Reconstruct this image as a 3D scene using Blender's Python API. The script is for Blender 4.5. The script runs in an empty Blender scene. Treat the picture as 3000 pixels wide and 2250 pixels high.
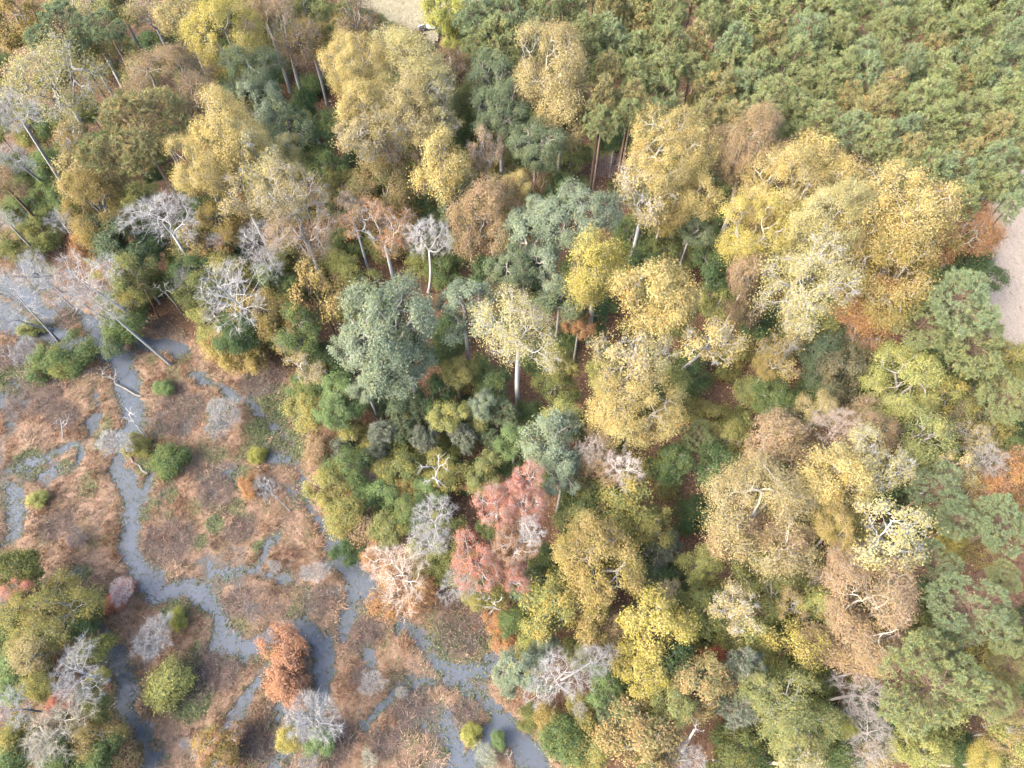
import bpy, math
import numpy as np
from mathutils import Vector, Matrix

sc = bpy.context.scene
col = sc.collection
# ------------------------------------------------------------------ camera
CAM_H, TILT, F = 80.0, math.radians(28.4), 2083.3      # F in pixels of the 3000 px wide photograph
cam_d = bpy.data.cameras.new('camera')
cam_d.sensor_width = 36.0
cam_d.lens = 36.0 * F / 3000.0
cam_d.clip_end = 6000.0
cam = bpy.data.objects.new('camera', cam_d)
col.objects.link(cam)
cam.location = (0, 0, CAM_H)
cam.rotation_euler = (TILT, 0, 0)
sc.camera = cam
# ------------------------------------------------------------------ sky, sun, exposure
SUN_EL, SUN_AZ = math.radians(41), math.radians(-112)  # azimuth clockwise from +Y: veiled light from the left
w = bpy.data.worlds.new('World')
sc.world = w
w.use_nodes = True
nt = w.node_tree
bg = nt.nodes['Background']
sky = nt.nodes.new('ShaderNodeTexSky')
sky.sky_type = 'NISHITA'
sky.sun_disc = False
sky.sun_elevation = SUN_EL
sky.sun_rotation = SUN_AZ
sky.air_density = 1.0
sky.dust_density = 6.0
sky.ozone_density = 1.0
nt.links.new(sky.outputs[0], bg.inputs[0])
bg.inputs[1].default_value = 0.15
sun_d = bpy.data.lights.new('sun', 'SUN')
sun_d.energy = 0.8
sun_d.angle = math.radians(30)
sun_d.color = (1.0, 0.99, 0.97)
sun = bpy.data.objects.new('sun', sun_d)
col.objects.link(sun)
sdir = Vector((math.sin(SUN_AZ) * math.cos(SUN_EL), math.cos(SUN_AZ) * math.cos(SUN_EL), math.sin(SUN_EL)))
sun.rotation_euler = sdir.to_track_quat('Z', 'Y').to_euler()
sun.location = sdir * 200
sc.view_settings.view_transform = 'Standard'
sc.view_settings.look = 'None'
sc.view_settings.gamma = 1.0
sc.view_settings.use_curve_mapping = False
sc.view_settings.exposure = 2.52
sc.cycles.debug_use_spatial_splits = True
sc.cycles.use_fast_gi = True
sc.cycles.fast_gi_method = 'REPLACE'
sc.cycles.ao_bounces_render = 1
w.light_settings.distance = 12.0
w.light_settings.ao_factor = 1.0
sc.cycles.max_bounces = 4
sc.cycles.diffuse_bounces = 2
sc.cycles.glossy_bounces = 2
sc.cycles.transmission_bounces = 3
sc.cycles.transparent_max_bounces = 2
sc.cycles.caustics_reflective = False
sc.cycles.caustics_refractive = False

# ------------------------------------------------------------------ pixel -> place
ct, st = math.cos(TILT), math.sin(TILT)
def ray(px, py):
    x = (np.asarray(px, float) - 1500) / F
    y = -(np.asarray(py, float) - 1125) / F
    return x, y * ct + st, y * st - ct
def at(px, py, z=0.0):
    x, y, d = ray(px, py)
    t = (z - CAM_H) / d
    return x * t, y * t
def depth(x, y, z):
    return y * st + (CAM_H - z) * ct
def to_px(x, y, z):
    xc, yc = x, y * ct + (z - CAM_H) * st
    d = depth(x, y, z)
    return 1500 + F * xc / d, 1125 - F * yc / d
def tile(t, x, y):                                       # photograph read in 3 x 3 tiles, 2212 px wide each
    return (t % 10) * 1000 + x * 0.45208, (t // 10) * 750 + y * 0.45208
def full(x, y):                                          # whole photograph read 2212 px wide
    return x * 1.35624, y * 1.35624

# ------------------------------------------------------------------ noise
def vn(x, y, s=0):
    xi, yi = np.floor(x), np.floor(y)
    fx, fy = x - xi, y - yi
    fx, fy = fx * fx * (3 - 2 * fx), fy * fy * (3 - 2 * fy)
    def h(a, b):
        v = np.sin(a * 127.1 + b * 311.7 + s * 74.7) * 43758.5453
        return v - np.floor(v)
    return (h(xi, yi) * (1 - fx) + h(xi + 1, yi) * fx) * (1 - fy) + (h(xi, yi + 1) * (1 - fx) + h(xi + 1, yi + 1) * fx) * fy
def fbm(x, y, s=0, o=4):
    v, a, n = 0, 0.5, 0
    for i in range(o):
        v = v + a * vn(x * 2 ** i + 17.3 * i, y * 2 ** i - 9.1 * i, s + i)
        n += a
        a *= 0.5
    return v / n
def sstep(a, b, x):
    t = np.clip((x - a) / (b - a), 0, 1)
    return t * t * (3 - 2 * t)

# ------------------------------------------------------------------ materials
def lin(c, k=1.0):
    v = [(x / 255.0) for x in c]
    return tuple(k * (x / 12.92 if x <= 0.04045 else ((x + 0.055) / 1.055) ** 2.4) for x in v)
def new_mat(name):
    m = bpy.data.materials.new(name)
    m.use_nodes = True
    n = m.node_tree.nodes
    for x in list(n):
        n.remove(x)
    out = n.new('ShaderNodeOutputMaterial')
    return m, m.node_tree, out
def math_node(nt, op, a, b=None, clamp=False):
    n = nt.nodes.new('ShaderNodeMath')
    n.operation = op
    n.use_clamp = clamp
    for i, v in enumerate((a, b)):
        if v is None:
            continue
        if isinstance(v, (int, float)):
            n.inputs[i].default_value = v
        else:
            nt.links.new(v, n.inputs[i])
    return n.outputs[0]
def mixc(nt, f, a, b):
    n = nt.nodes.new('ShaderNodeMix')
    n.data_type = 'RGBA'
    for s, v in ((n.inputs[0], f), (n.inputs[6], a), (n.inputs[7], b)):
        if isinstance(v, (int, float)):
            s.default_value = v
        elif isinstance(v, tuple):
            s.default_value = (*v[:3], 1)
        else:
            nt.links.new(v, s)
    return n.outputs[2]

def foliage_material(name, rough, trans, spec):
    """leaf colour = the tree's own two colours mixed by a per-clump and per-leaf random value"""
    m, nt, out = new_mat(name)
    oi = nt.nodes.new('ShaderNodeObjectInfo')
    b = nt.nodes.new('ShaderNodeAttribute')
    b.attribute_type = 'OBJECT'
    b.attribute_name = 'leaf_b'
    lv = nt.nodes.new('ShaderNodeAttribute')
    lv.attribute_name = 'lv'
    sep = nt.nodes.new('ShaderNodeSeparateXYZ')
    nt.links.new(lv.outputs['Vector'], sep.inputs[0])
    # second colour grows by clump and by leaf
    f = math_node(nt, 'ADD', math_node(nt, 'MULTIPLY', sep.outputs[1], 1.5), math_node(nt, 'MULTIPLY', sep.outputs[0], 0.7))
    f = math_node(nt, 'SUBTRACT', f, 0.6, True)
    c = mixc(nt, f, oi.outputs['Color'], b.outputs['Color'])
    acc = nt.nodes.new('ShaderNodeAttribute')          # a share of the sprays has turned another colour
    acc.attribute_type = 'OBJECT'
    acc.attribute_name = 'leaf_c'
    g = math_node(nt, 'GREATER_THAN', sep.outputs[2], 0.8)
    c = mixc(nt, math_node(nt, 'MULTIPLY', g, 0.75), c, acc.outputs['Color'])
    hsv = nt.nodes.new('ShaderNodeHueSaturation')
    nt.links.new(c, hsv.inputs['Color'])
    nt.links.new(math_node(nt, 'ADD', math_node(nt, 'MULTIPLY', sep.outputs[0], 0.03), 0.485), hsv.inputs['Hue'])
    nt.links.new(math_node(nt, 'ADD', math_node(nt, 'MULTIPLY', sep.outputs[0], 0.24), 0.88), hsv.inputs['Value'])
    nt.links.new(math_node(nt, 'ADD', math_node(nt, 'MULTIPLY', sep.outputs[2], 0.3), 0.85), hsv.inputs['Saturation'])
    p = nt.nodes.new('ShaderNodeBsdfDiffuse')
    nt.links.new(hsv.outputs[0], p.inputs['Color'])
    t = nt.nodes.new('ShaderNodeBsdfTranslucent')
    nt.links.new(hsv.outputs[0], t.inputs['Color'])
    mx = nt.nodes.new('ShaderNodeMixShader')
    mx.inputs[0].default_value = trans
    nt.links.new(p.outputs[0], mx.inputs[1])
    nt.links.new(t.outputs[0], mx.inputs[2])
    nt.links.new(mx.outputs[0], out.inputs[0])
    return m
M_LEAF = foliage_material('broad_leaf', 0.55, 0.45, 0.3)
M_NEEDLE = foliage_material('needle_leaf', 0.6, 0.32, 0.25)

def bark_material():
    m, nt, out = new_mat('bark')
    oi = nt.nodes.new('ShaderNodeObjectInfo')
    tc = nt.nodes.new('ShaderNodeTexCoord')
    mp = nt.nodes.new('ShaderNodeMapping')
    mp.inputs['Scale'].default_value = (6, 6, 1.2)
    nt.links.new(tc.outputs['Object'], mp.inputs[0])
    no = nt.nodes.new('ShaderNodeTexNoise')
    no.inputs['Scale'].default_value = 1.3
    no.inputs['Detail'].default_value = 5
    nt.links.new(mp.outputs[0], no.inputs[0])
    h = nt.nodes.new('ShaderNodeHueSaturation')
    nt.links.new(oi.outputs['Color'], h.inputs['Color'])
    nt.links.new(math_node(nt, 'ADD', math_node(nt, 'MULTIPLY', no.outputs[0], 0.9), 0.5), h.inputs['Value'])
    p = nt.nodes.new('ShaderNodeBsdfPrincipled')
    nt.links.new(h.outputs[0], p.inputs['Base Color'])
    p.inputs['Roughness'].default_value = 0.85
    p.inputs['Specular IOR Level'].default_value = 0.2
    bp = nt.nodes.new('ShaderNodeBump')
    bp.inputs['Strength'].default_value = 0.4
    bp.inputs['Distance'].default_value = 0.05
    nt.links.new(no.outputs[0], bp.inputs['Height'])
    nt.links.new(bp.outputs[0], p.inputs['Normal'])
    nt.links.new(p.outputs[0], out.inputs[0])
    return m
M_BARK = bark_material()

def blade_material(name, trans=0.25):
    m, nt, out = new_mat(name)
    a = nt.nodes.new('ShaderNodeAttribute')
    a.attribute_name = 'col'
    p = nt.nodes.new('ShaderNodeBsdfPrincipled')
    nt.links.new(a.outputs['Color'], p.inputs['Base Color'])
    p.inputs['Roughness'].default_value = 0.7
    p.inputs['Specular IOR Level'].default_value = 0.2
    t = nt.nodes.new('ShaderNodeBsdfTranslucent')
    nt.links.new(a.outputs['Color'], t.inputs['Color'])
    mx = nt.nodes.new('ShaderNodeMixShader')
    mx.inputs[0].default_value = trans
    nt.links.new(p.outputs[0], mx.inputs[1])
    nt.links.new(t.outputs[0], mx.inputs[2])
    nt.links.new(mx.outputs[0], out.inputs[0])
    return m
M_BLADE = blade_material('blade')

def ground_material():
    m, nt, out = new_mat('ground_soil')
    z = nt.nodes.new('ShaderNodeAttribute')
    z.attribute_name = 'zone'
    s = nt.nodes.new('ShaderNodeSeparateColor')
    nt.links.new(z.outputs['Color'], s.inputs[0])
    tc = nt.nodes.new('ShaderNodeTexCoord')
    def noise(sc_, d=6):
        n = nt.nodes.new('ShaderNodeTexNoise')
        n.inputs['Scale'].default_value = sc_
        n.inputs['Detail'].default_value = d
        nt.links.new(tc.outputs['Object'], n.inputs[0])
        return n.outputs[0]
    n1, n2, n3 = noise(0.5), noise(2.6), noise(9.0)
    def ramp(v, a, b):
        r = nt.nodes.new('ShaderNodeMapRange')
        r.inputs[1].default_value = a
        r.inputs[2].default_value = b
        nt.links.new(v, r.inputs[0])
        return r.outputs[0]
    litter = mixc(nt, ramp(n2, .35, .65), (0.06, 0.032, 0.02), (0.11, 0.065, 0.04))
    litter = mixc(nt, ramp(n3, .5, .7), litter, (0.14, 0.09, 0.05))
    tan = mixc(nt, ramp(n2, .3, .7), (0.14, 0.09, 0.06), (0.21, 0.14, 0.098))
    tan = mixc(nt, ramp(n1, .4, .65), tan, (0.10, 0.068, 0.04))
    brown = mixc(nt, ramp(n2, .3, .7), (0.06, 0.042, 0.033), (0.10, 0.072, 0.058))
    green = mixc(nt, ramp(n2, .3, .7), (0.045, 0.055, 0.022), (0.08, 0.085, 0.04))
    mud = mixc(nt, ramp(n3, .3, .7), (0.055, 0.048, 0.042), (0.09, 0.08, 0.072))
    c = mixc(nt, s.outputs[0], litter, tan)
    c = mixc(nt, s.outputs[1], c, green)
    c = mixc(nt, s.outputs[2], c, brown)
    sep = nt.nodes.new('ShaderNodeSeparateXYZ')
    g = nt.nodes.new('ShaderNodeNewGeometry')
    nt.links.new(g.outputs['Position'], sep.inputs[0])
    low = ramp(sep.outputs[2], 0.13, 0.02)
    c = mixc(nt, low, c, mud)
    p = nt.nodes.new('ShaderNodeBsdfPrincipled')
    nt.links.new(c, p.inputs['Base Color'])
    p.inputs['Roughness'].default_value = 0.9
    p.inputs['Specular IOR Level'].default_value = 0.2
    bp = nt.nodes.new('ShaderNodeBump')
    bp.inputs['Strength'].default_value = 0.7
    bp.inputs['Distance'].default_value = 0.15
    nt.links.new(n3, bp.inputs['Height'])
    nt.links.new(bp.outputs[0], p.inputs['Normal'])
    nt.links.new(p.outputs[0], out.inputs[0])
    return m
def water_material():
    m, nt, out = new_mat('marsh_water')
    tc = nt.nodes.new('ShaderNodeTexCoord')
    n = nt.nodes.new('ShaderNodeTexNoise')
    n.inputs['Scale'].default_value = 0.35
    n.inputs['Detail'].default_value = 6
    nt.links.new(tc.outputs['Object'], n.inputs[0])
    c = mixc(nt, n.outputs[0], (0.052, 0.061, 0.076), (0.08, 0.09, 0.107))     # silty water with a thin film
    p = nt.nodes.new('ShaderNodeBsdfPrincipled')
    nt.links.new(c, p.inputs['Base Color'])
    p.inputs['Roughness'].default_value = 0.06
    p.inputs['IOR'].default_value = 1.33
    n2 = nt.nodes.new('ShaderNodeTexNoise')
    n2.inputs['Scale'].default_value = 3.0
    n2.inputs['Detail'].default_value = 3
    nt.links.new(tc.outputs['Object'], n2.inputs[0])
    bp = nt.nodes.new('ShaderNodeBump')
    bp.inputs['Strength'].default_value = 0.06
    bp.inputs['Distance'].default_value = 0.05
    nt.links.new(n2.outputs[0], bp.inputs['Height'])
    nt.links.new(bp.outputs[0], p.inputs['Normal'])
    nt.links.new(p.outputs[0], out.inputs[0])
    return m
def field_material(name, a, b, c3, furrow):
    m, nt, out = new_mat(name)
    tc = nt.nodes.new('ShaderNodeTexCoord')
    def noise(s, d=6):
        n = nt.nodes.new('ShaderNodeTexNoise')
        n.inputs['Scale'].default_value = s
        n.inputs['Detail'].default_value = d
        nt.links.new(tc.outputs['Object'], n.inputs[0])
        return n.outputs[0]
    c = mixc(nt, noise(0.25), a, b)
    n3 = noise(5.0)
    r = nt.nodes.new('ShaderNodeMapRange')
    r.inputs[1].default_value = .45
    r.inputs[2].default_value = .7
    nt.links.new(n3, r.inputs[0])
    c = mixc(nt, r.outputs[0], c, c3)
    p = nt.nodes.new('ShaderNodeBsdfPrincipled')
    nt.links.new(c, p.inputs['Base Color'])
    p.inputs['Roughness'].default_value = 0.95
    bp = nt.nodes.new('ShaderNodeBump')
    bp.inputs['Strength'].default_value = 0.6
    bp.inputs['Distance'].default_value = 0.1
    nt.links.new(n3, bp.inputs['Height'])
    nt.links.new(bp.outputs[0], p.inputs['Normal'])
    nt.links.new(p.outputs[0], out.inputs[0])
    return m
def plain_material(name, c, rough=0.7):
    m, nt, out = new_mat(name)
    tc = nt.nodes.new('ShaderNodeTexCoord')
    n = nt.nodes.new('ShaderNodeTexNoise')
    n.inputs['Scale'].default_value = 4
    nt.links.new(tc.outputs['Object'], n.inputs[0])
    cc = mixc(nt, n.outputs[0], tuple(0.7 * x for x in c), tuple(min(1, 1.25 * x) for x in c))
    p = nt.nodes.new('ShaderNodeBsdfPrincipled')
    nt.links.new(cc, p.inputs['Base Color'])
    p.inputs['Roughness'].default_value = rough
    nt.links.new(p.outputs[0], out.inputs[0])
    return m

# ------------------------------------------------------------------ mesh helpers
def mesh(name, V, n_per, mat, attr=None, smooth=False, color=None):
    """V: (faces, n_per, 3) separate faces; attr: (faces, 3) vector per face; color: (faces, 3)"""
    nf = len(V)
    me = bpy.data.meshes.new(name)
    me.vertices.add(nf * n_per)
    me.vertices.foreach_set('co', np.ascontiguousarray(V, dtype=np.float32).ravel())
    me.loops.add(nf * n_per)
    me.loops.foreach_set('vertex_index', np.arange(nf * n_per, dtype=np.int32))
    me.polygons.add(nf)
    me.polygons.foreach_set('loop_start', np.arange(0, nf * n_per, n_per, dtype=np.int32))
    if attr is not None:
        a = me.attributes.new('lv', 'FLOAT_VECTOR', 'FACE')
        a.data.foreach_set('vector', np.ascontiguousarray(attr, dtype=np.float32).ravel())
    if color is not None:
        a = me.attributes.new('col', 'FLOAT_COLOR', 'FACE')
        c4 = np.ones((nf, 4), np.float32)
        c4[:, :3] = color
        a.data.foreach_set('color', c4.ravel())
    me.materials.append(mat)
    me.update()
    if smooth:
        me.polygons.foreach_set('use_smooth', np.ones(nf, bool))
    return me
def imesh(name, V, Fq, mat, smooth=True):
    """indexed quads"""
    me = bpy.data.meshes.new(name)
    me.vertices.add(len(V))
    me.vertices.foreach_set('co', np.ascontiguousarray(V, dtype=np.float32).ravel())
    nf = len(Fq)
    me.loops.add(nf * 4)
    me.loops.foreach_set('vertex_index', np.ascontiguousarray(Fq, dtype=np.int32).ravel())
    me.polygons.add(nf)
    me.polygons.foreach_set('loop_start', np.arange(0, nf * 4, 4, dtype=np.int32))
    me.materials.append(mat)
    me.update()
    if smooth:
        me.polygons.foreach_set('use_smooth', np.ones(nf, bool))
    return me
def unit(v):
    return v / np.maximum(np.linalg.norm(v, axis=-1, keepdims=True), 1e-9)
def perp(d):
    ref = np.where(np.abs(d[..., 2:3]) < 0.9, np.array([0., 0, 1]), np.array([1., 0, 0]))
    a = unit(np.cross(d, ref))
    return a, np.cross(d, a)
def tubes(name, S, mat, sides=4):
    """S: list of (p0, p1, r0, r1)"""
    P0 = np.array([s[0] for s in S], float)
    P1 = np.array([s[1] for s in S], float)
    R0 = np.array([s[2] for s in S], float)
    R1 = np.array([s[3] for s in S], float)
    d = unit(P1 - P0)
    a, b = perp(d)
    ang = np.arange(sides) * 2 * math.pi / sides
    ring = a[:, None] * np.cos(ang)[None, :, None] + b[:, None] * np.sin(ang)[None, :, None]
    v0 = P0[:, None] + ring * R0[:, None, None]
    v1 = P1[:, None] + ring * R1[:, None, None]
    V = np.concatenate([v0, v1], 1)
    n = len(S)
    i = np.arange(sides)
    q = np.stack([i, (i + 1) % sides, (i + 1) % sides + sides, i + sides], 1)
    Fq = (np.arange(n) * 2 * sides)[:, None, None] + q[None]
    return imesh(name, V.reshape(-1, 3), Fq.reshape(-1, 4), mat)
def leaf_quads(P, N, L, W, rng):
    n = len(P)
    a, b = perp(N)
    th = rng.uniform(0, 2 * math.pi, n)[:, None]
    t = a * np.cos(th) + b * np.sin(th)
    s = np.cross(N, t)
    k = rng.uniform(0.65, 1.25, n)[:, None]
    f = N * (L * 0.12) * k
    return np.stack([P - t * L * .5 * k - f, P + s * W * .5 * k + f, P + t * L * .5 * k - f, P - s * W * .5 * k + f], 1)
def leaf_tris(P, N, L, W, rng):
    n = len(P)
    a, b = perp(N)
    th = rng.uniform(0, 2 * math.pi, n)[:, None]
    t = a * np.cos(th) + b * np.sin(th)
    s = np.cross(N, t)
    k = rng.uniform(0.5, 1.22, n)[:, None]
    return np.stack([P - t * L * .4 * k - s * W * .5 * k, P - t * L * .4 * k + s * W * .5 * k, P + t * L * .6 * k], 1)
def blades(P, D, L, W, rng):
    """triangles starting at P along D (unit)"""
    a, b = perp(D)
    th = rng.uniform(0, 2 * math.pi, len(P))[:, None]
    s = a * np.cos(th) + b * np.sin(th)
    L = np.asarray(L).reshape(-1, 1)
    return np.stack([P - s * W * .5, P + s * W * .5, P + D * L], 1)
def rdir(rng, n):
    return unit(rng.normal(size=(n, 3)))

# ------------------------------------------------------------------ tree prototypes
def lobed_centres(rng, K, R, ch, lobes, low):
    """clump centres on the shells of several big limbs' sub-crowns: a billowing, uneven crown"""
    L = []
    zc = ch * 0.5
    for j in range(lobes):
        best, bd = None, -1
        for _ in range(10):
            d = rng.normal(size=3)
            d /= np.linalg.norm(d)
            d[2] = max(low, abs(d[2]) if rng.random() < .55 else d[2])
            if j == 0:
                d = np.array([.15 * d[0], .15 * d[1], 1.0])
            r = rng.uniform(.5, .78)
            p = np.array([d[0] * R * r, d[1] * R * r, zc + d[2] * ch * .5 * r])
            m = min([abs(p - q[0]).sum() for q in L]) if L else 9
            if m > bd:
                best, bd = p, m
        L.append((best, R * rng.uniform(.24, .44)))
    L.append((np.array([0, 0, zc * .9]), R * .48))
    LC = np.array([q[0] for q in L])
    LR = np.array([q[1] for q in L])
    vz = min(1.5, .5 * ch / R * 1.25)
    ivz = np.array([1, 1, 1 / vz])
    C = []
    wt = np.cumsum(LR ** 2 / (LR ** 2).sum())
    CA = np.zeros((K, 3))
    while len(C) < K:
        best, bd = None, -1
        for _ in range(7):
            j = min(int(np.searchsorted(wt, rng.random())), len(L) - 1)
            d = rng.normal(size=3)
            d /= np.linalg.norm(d)
            o = LC[j] - np.array([0, 0, zc])
            o = o / (np.linalg.norm(o) + 1e-6)
            if d @ o < -.25:
                d = -d
            p = LC[j] + d * LR[j] * np.array([1, 1, vz]) * rng.uniform(.75, 1.0)
            p[2] = max(p[2], .08 * ch)
            ins = ((((p - LC) * ivz) ** 2).sum(1) < .49 * LR * LR).any()
            m = (math.sqrt(((CA[:len(C)] - p) ** 2).sum(1).min()) if C else 9) * (.35 if ins else 1)
            if m > bd:
                best, bd = p, m
        CA[len(C)] = best
        C.append(best)
    return np.array(C)
def clump_centres(rng, K, R, ch, shape, low):
    """well spread points on the shell of a crown whose foot is the origin"""
    C = []
    CA = np.zeros((K, 3))
    zc = ch * 0.52
    tries = 0
    while len(C) < K:
        best, bd = None, -1
        for _ in range(7):
            d = rng.normal(size=3)
            d /= np.linalg.norm(d)
            if d[2] < low:
                d[2] = -d[2]
            r = rng.uniform(0.62, 0.92) if rng.random() < 0.8 else rng.uniform(0.25, 0.6)
            p = np.array([d[0] * R, d[1] * R, d[2] * ch * 0.5]) * r
            z = (p[2] + ch * .5) / ch
            if shape == 'cone':
                k = 1.25 * (1 - z) + 0.12
            elif shape == 'vase':
                k = 0.35 + 0.85 * z
            elif shape == 'egg':
                k = 1.12 - 0.45 * z
            elif shape == 'dome':
                k = 1.0
                p[2] = p[2] * 0.9
            else:
                k = 1.0
            p[0] *= k
            p[1] *= k
            p[2] += zc
            # uneven outline
            a = math.atan2(p[1], p[0])
            u = 1 + 0.16 * math.sin(2 * a + LOB[0]) + 0.13 * math.sin(3 * a + LOB[1]) + .08 * math.sin(5 * a + LOB[2])
            p[:2] *= u
            m = ((CA[:len(C)] - p) ** 2).sum(1).min() if C else 9
            if m > bd:
                best, bd = p, m
        CA[len(C)] = best
        C.append(best)
    return np.array(C)
LOB = [0, 0, 0]
def skeleton(rng, root, T, r_tip, f0=0.42, wob=0.09, p_exp=0.42, lift=0.12):
    """branches from root to every target by splitting the targets again and again"""
    S = []
    stack = [(np.array(root, float), np.arange(len(T)), 0)]
    while stack:
        pos, idx, lev = stack.pop()
        n = len(idx)
        if n == 1:
            t = T[idx[0]]
            L = math.sqrt(((t - pos) ** 2).sum())
            mid = (pos + t) / 2 + rng.normal(size=3) * L * wob
            S.append((pos, mid, r_tip, r_tip * .8))
            S.append((mid, t, r_tip * .8, r_tip * .45))
            continue
        k = 2 if lev else (3 if n > 20 else 2)
        X = T[idx]
        D = unit(X - pos) + 0.15 * (X - pos) / max(1e-6, np.abs(X - pos).max())
        c = D[rng.permutation(n)[:k]]
        for _ in range(3 if n > 8 else 1):
            lab = np.argmin(((D[:, None] - c[None]) ** 2).sum(-1), 1)
            for j in range(k):
                w_ = lab == j
                m_ = w_.sum()
                if m_:
                    c[j] = D[w_].sum(0) / m_
        for j in range(k):
            sub = idx[lab == j]
            if len(sub) == 0:
                continue
            if len(sub) == n:
                h = n // 2
                subs = [sub[:h], sub[h:]]
            else:
                subs = [sub]
            for sb in subs:
                cen = T[sb].sum(0) / len(sb)
                L = math.sqrt(((cen - pos) ** 2).sum())
                if len(sb) == 1:
                    stack.append((pos, sb, lev + 1))
                    continue
                node = pos + (cen - pos) * (f0 * rng.uniform(.8, 1.25)) + rng.normal(size=3) * L * wob
                if lev < 3:
                    node[2] += L * lift * (0.5 - lev * .1)
                r0 = r_tip * n ** p_exp
                r1 = r_tip * len(sb) ** p_exp
                r0 = min(r0, r1 * 1.35)
                mid = (pos + node) / 2 + rng.normal(size=3) * L * wob * .4
                S.append((pos, mid, r0, (r0 + r1) / 2))
                S.append((mid, node, (r0 + r1) / 2, r1))
                stack.append((node, sb, lev + 1))
    return S
def axis_skeleton(rng, ch, C, T, own, r_tip, r_axis, top, droop=0.3):
    """one straight leader with side limbs: pines, cedars, dead conifers"""
    S = []
    n = 7
    z = np.linspace(0, top, n + 1)
    off = np.cumsum(rng.normal(size=(n + 1, 2)) * top * 0.006, 0)
    off[0] = 0
    ax = np.column_stack([off, z])
    for i in range(n):
        S.append((ax[i], ax[i + 1], r_axis * (1 - .85 * i / n), r_axis * (1 - .85 * (i + 1) / n)))
    def on_axis(zz):
        zz = min(max(zz, 0), top)
        i = min(int(zz / top * n), n - 1)
        t = zz / top * n - i
        return ax[i] * (1 - t) + ax[i + 1] * t
    for k in range(len(C)):
        c = C[k]
        rho = np.linalg.norm(c[:2])
        a = on_axis(c[2] - droop * rho)
        mid = (a + c) / 2 + np.array([0, 0, .06 * rho]) + rng.normal(size=3) * .04 * rho
        S.append((a, mid, r_tip * 2.6, r_tip * 2))
        S.append((mid, c, r_tip * 2, r_tip * 1.4))
        for t in T[own == k]:
            S.append((c, t, r_tip, r_tip * .5))
    return S

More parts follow.
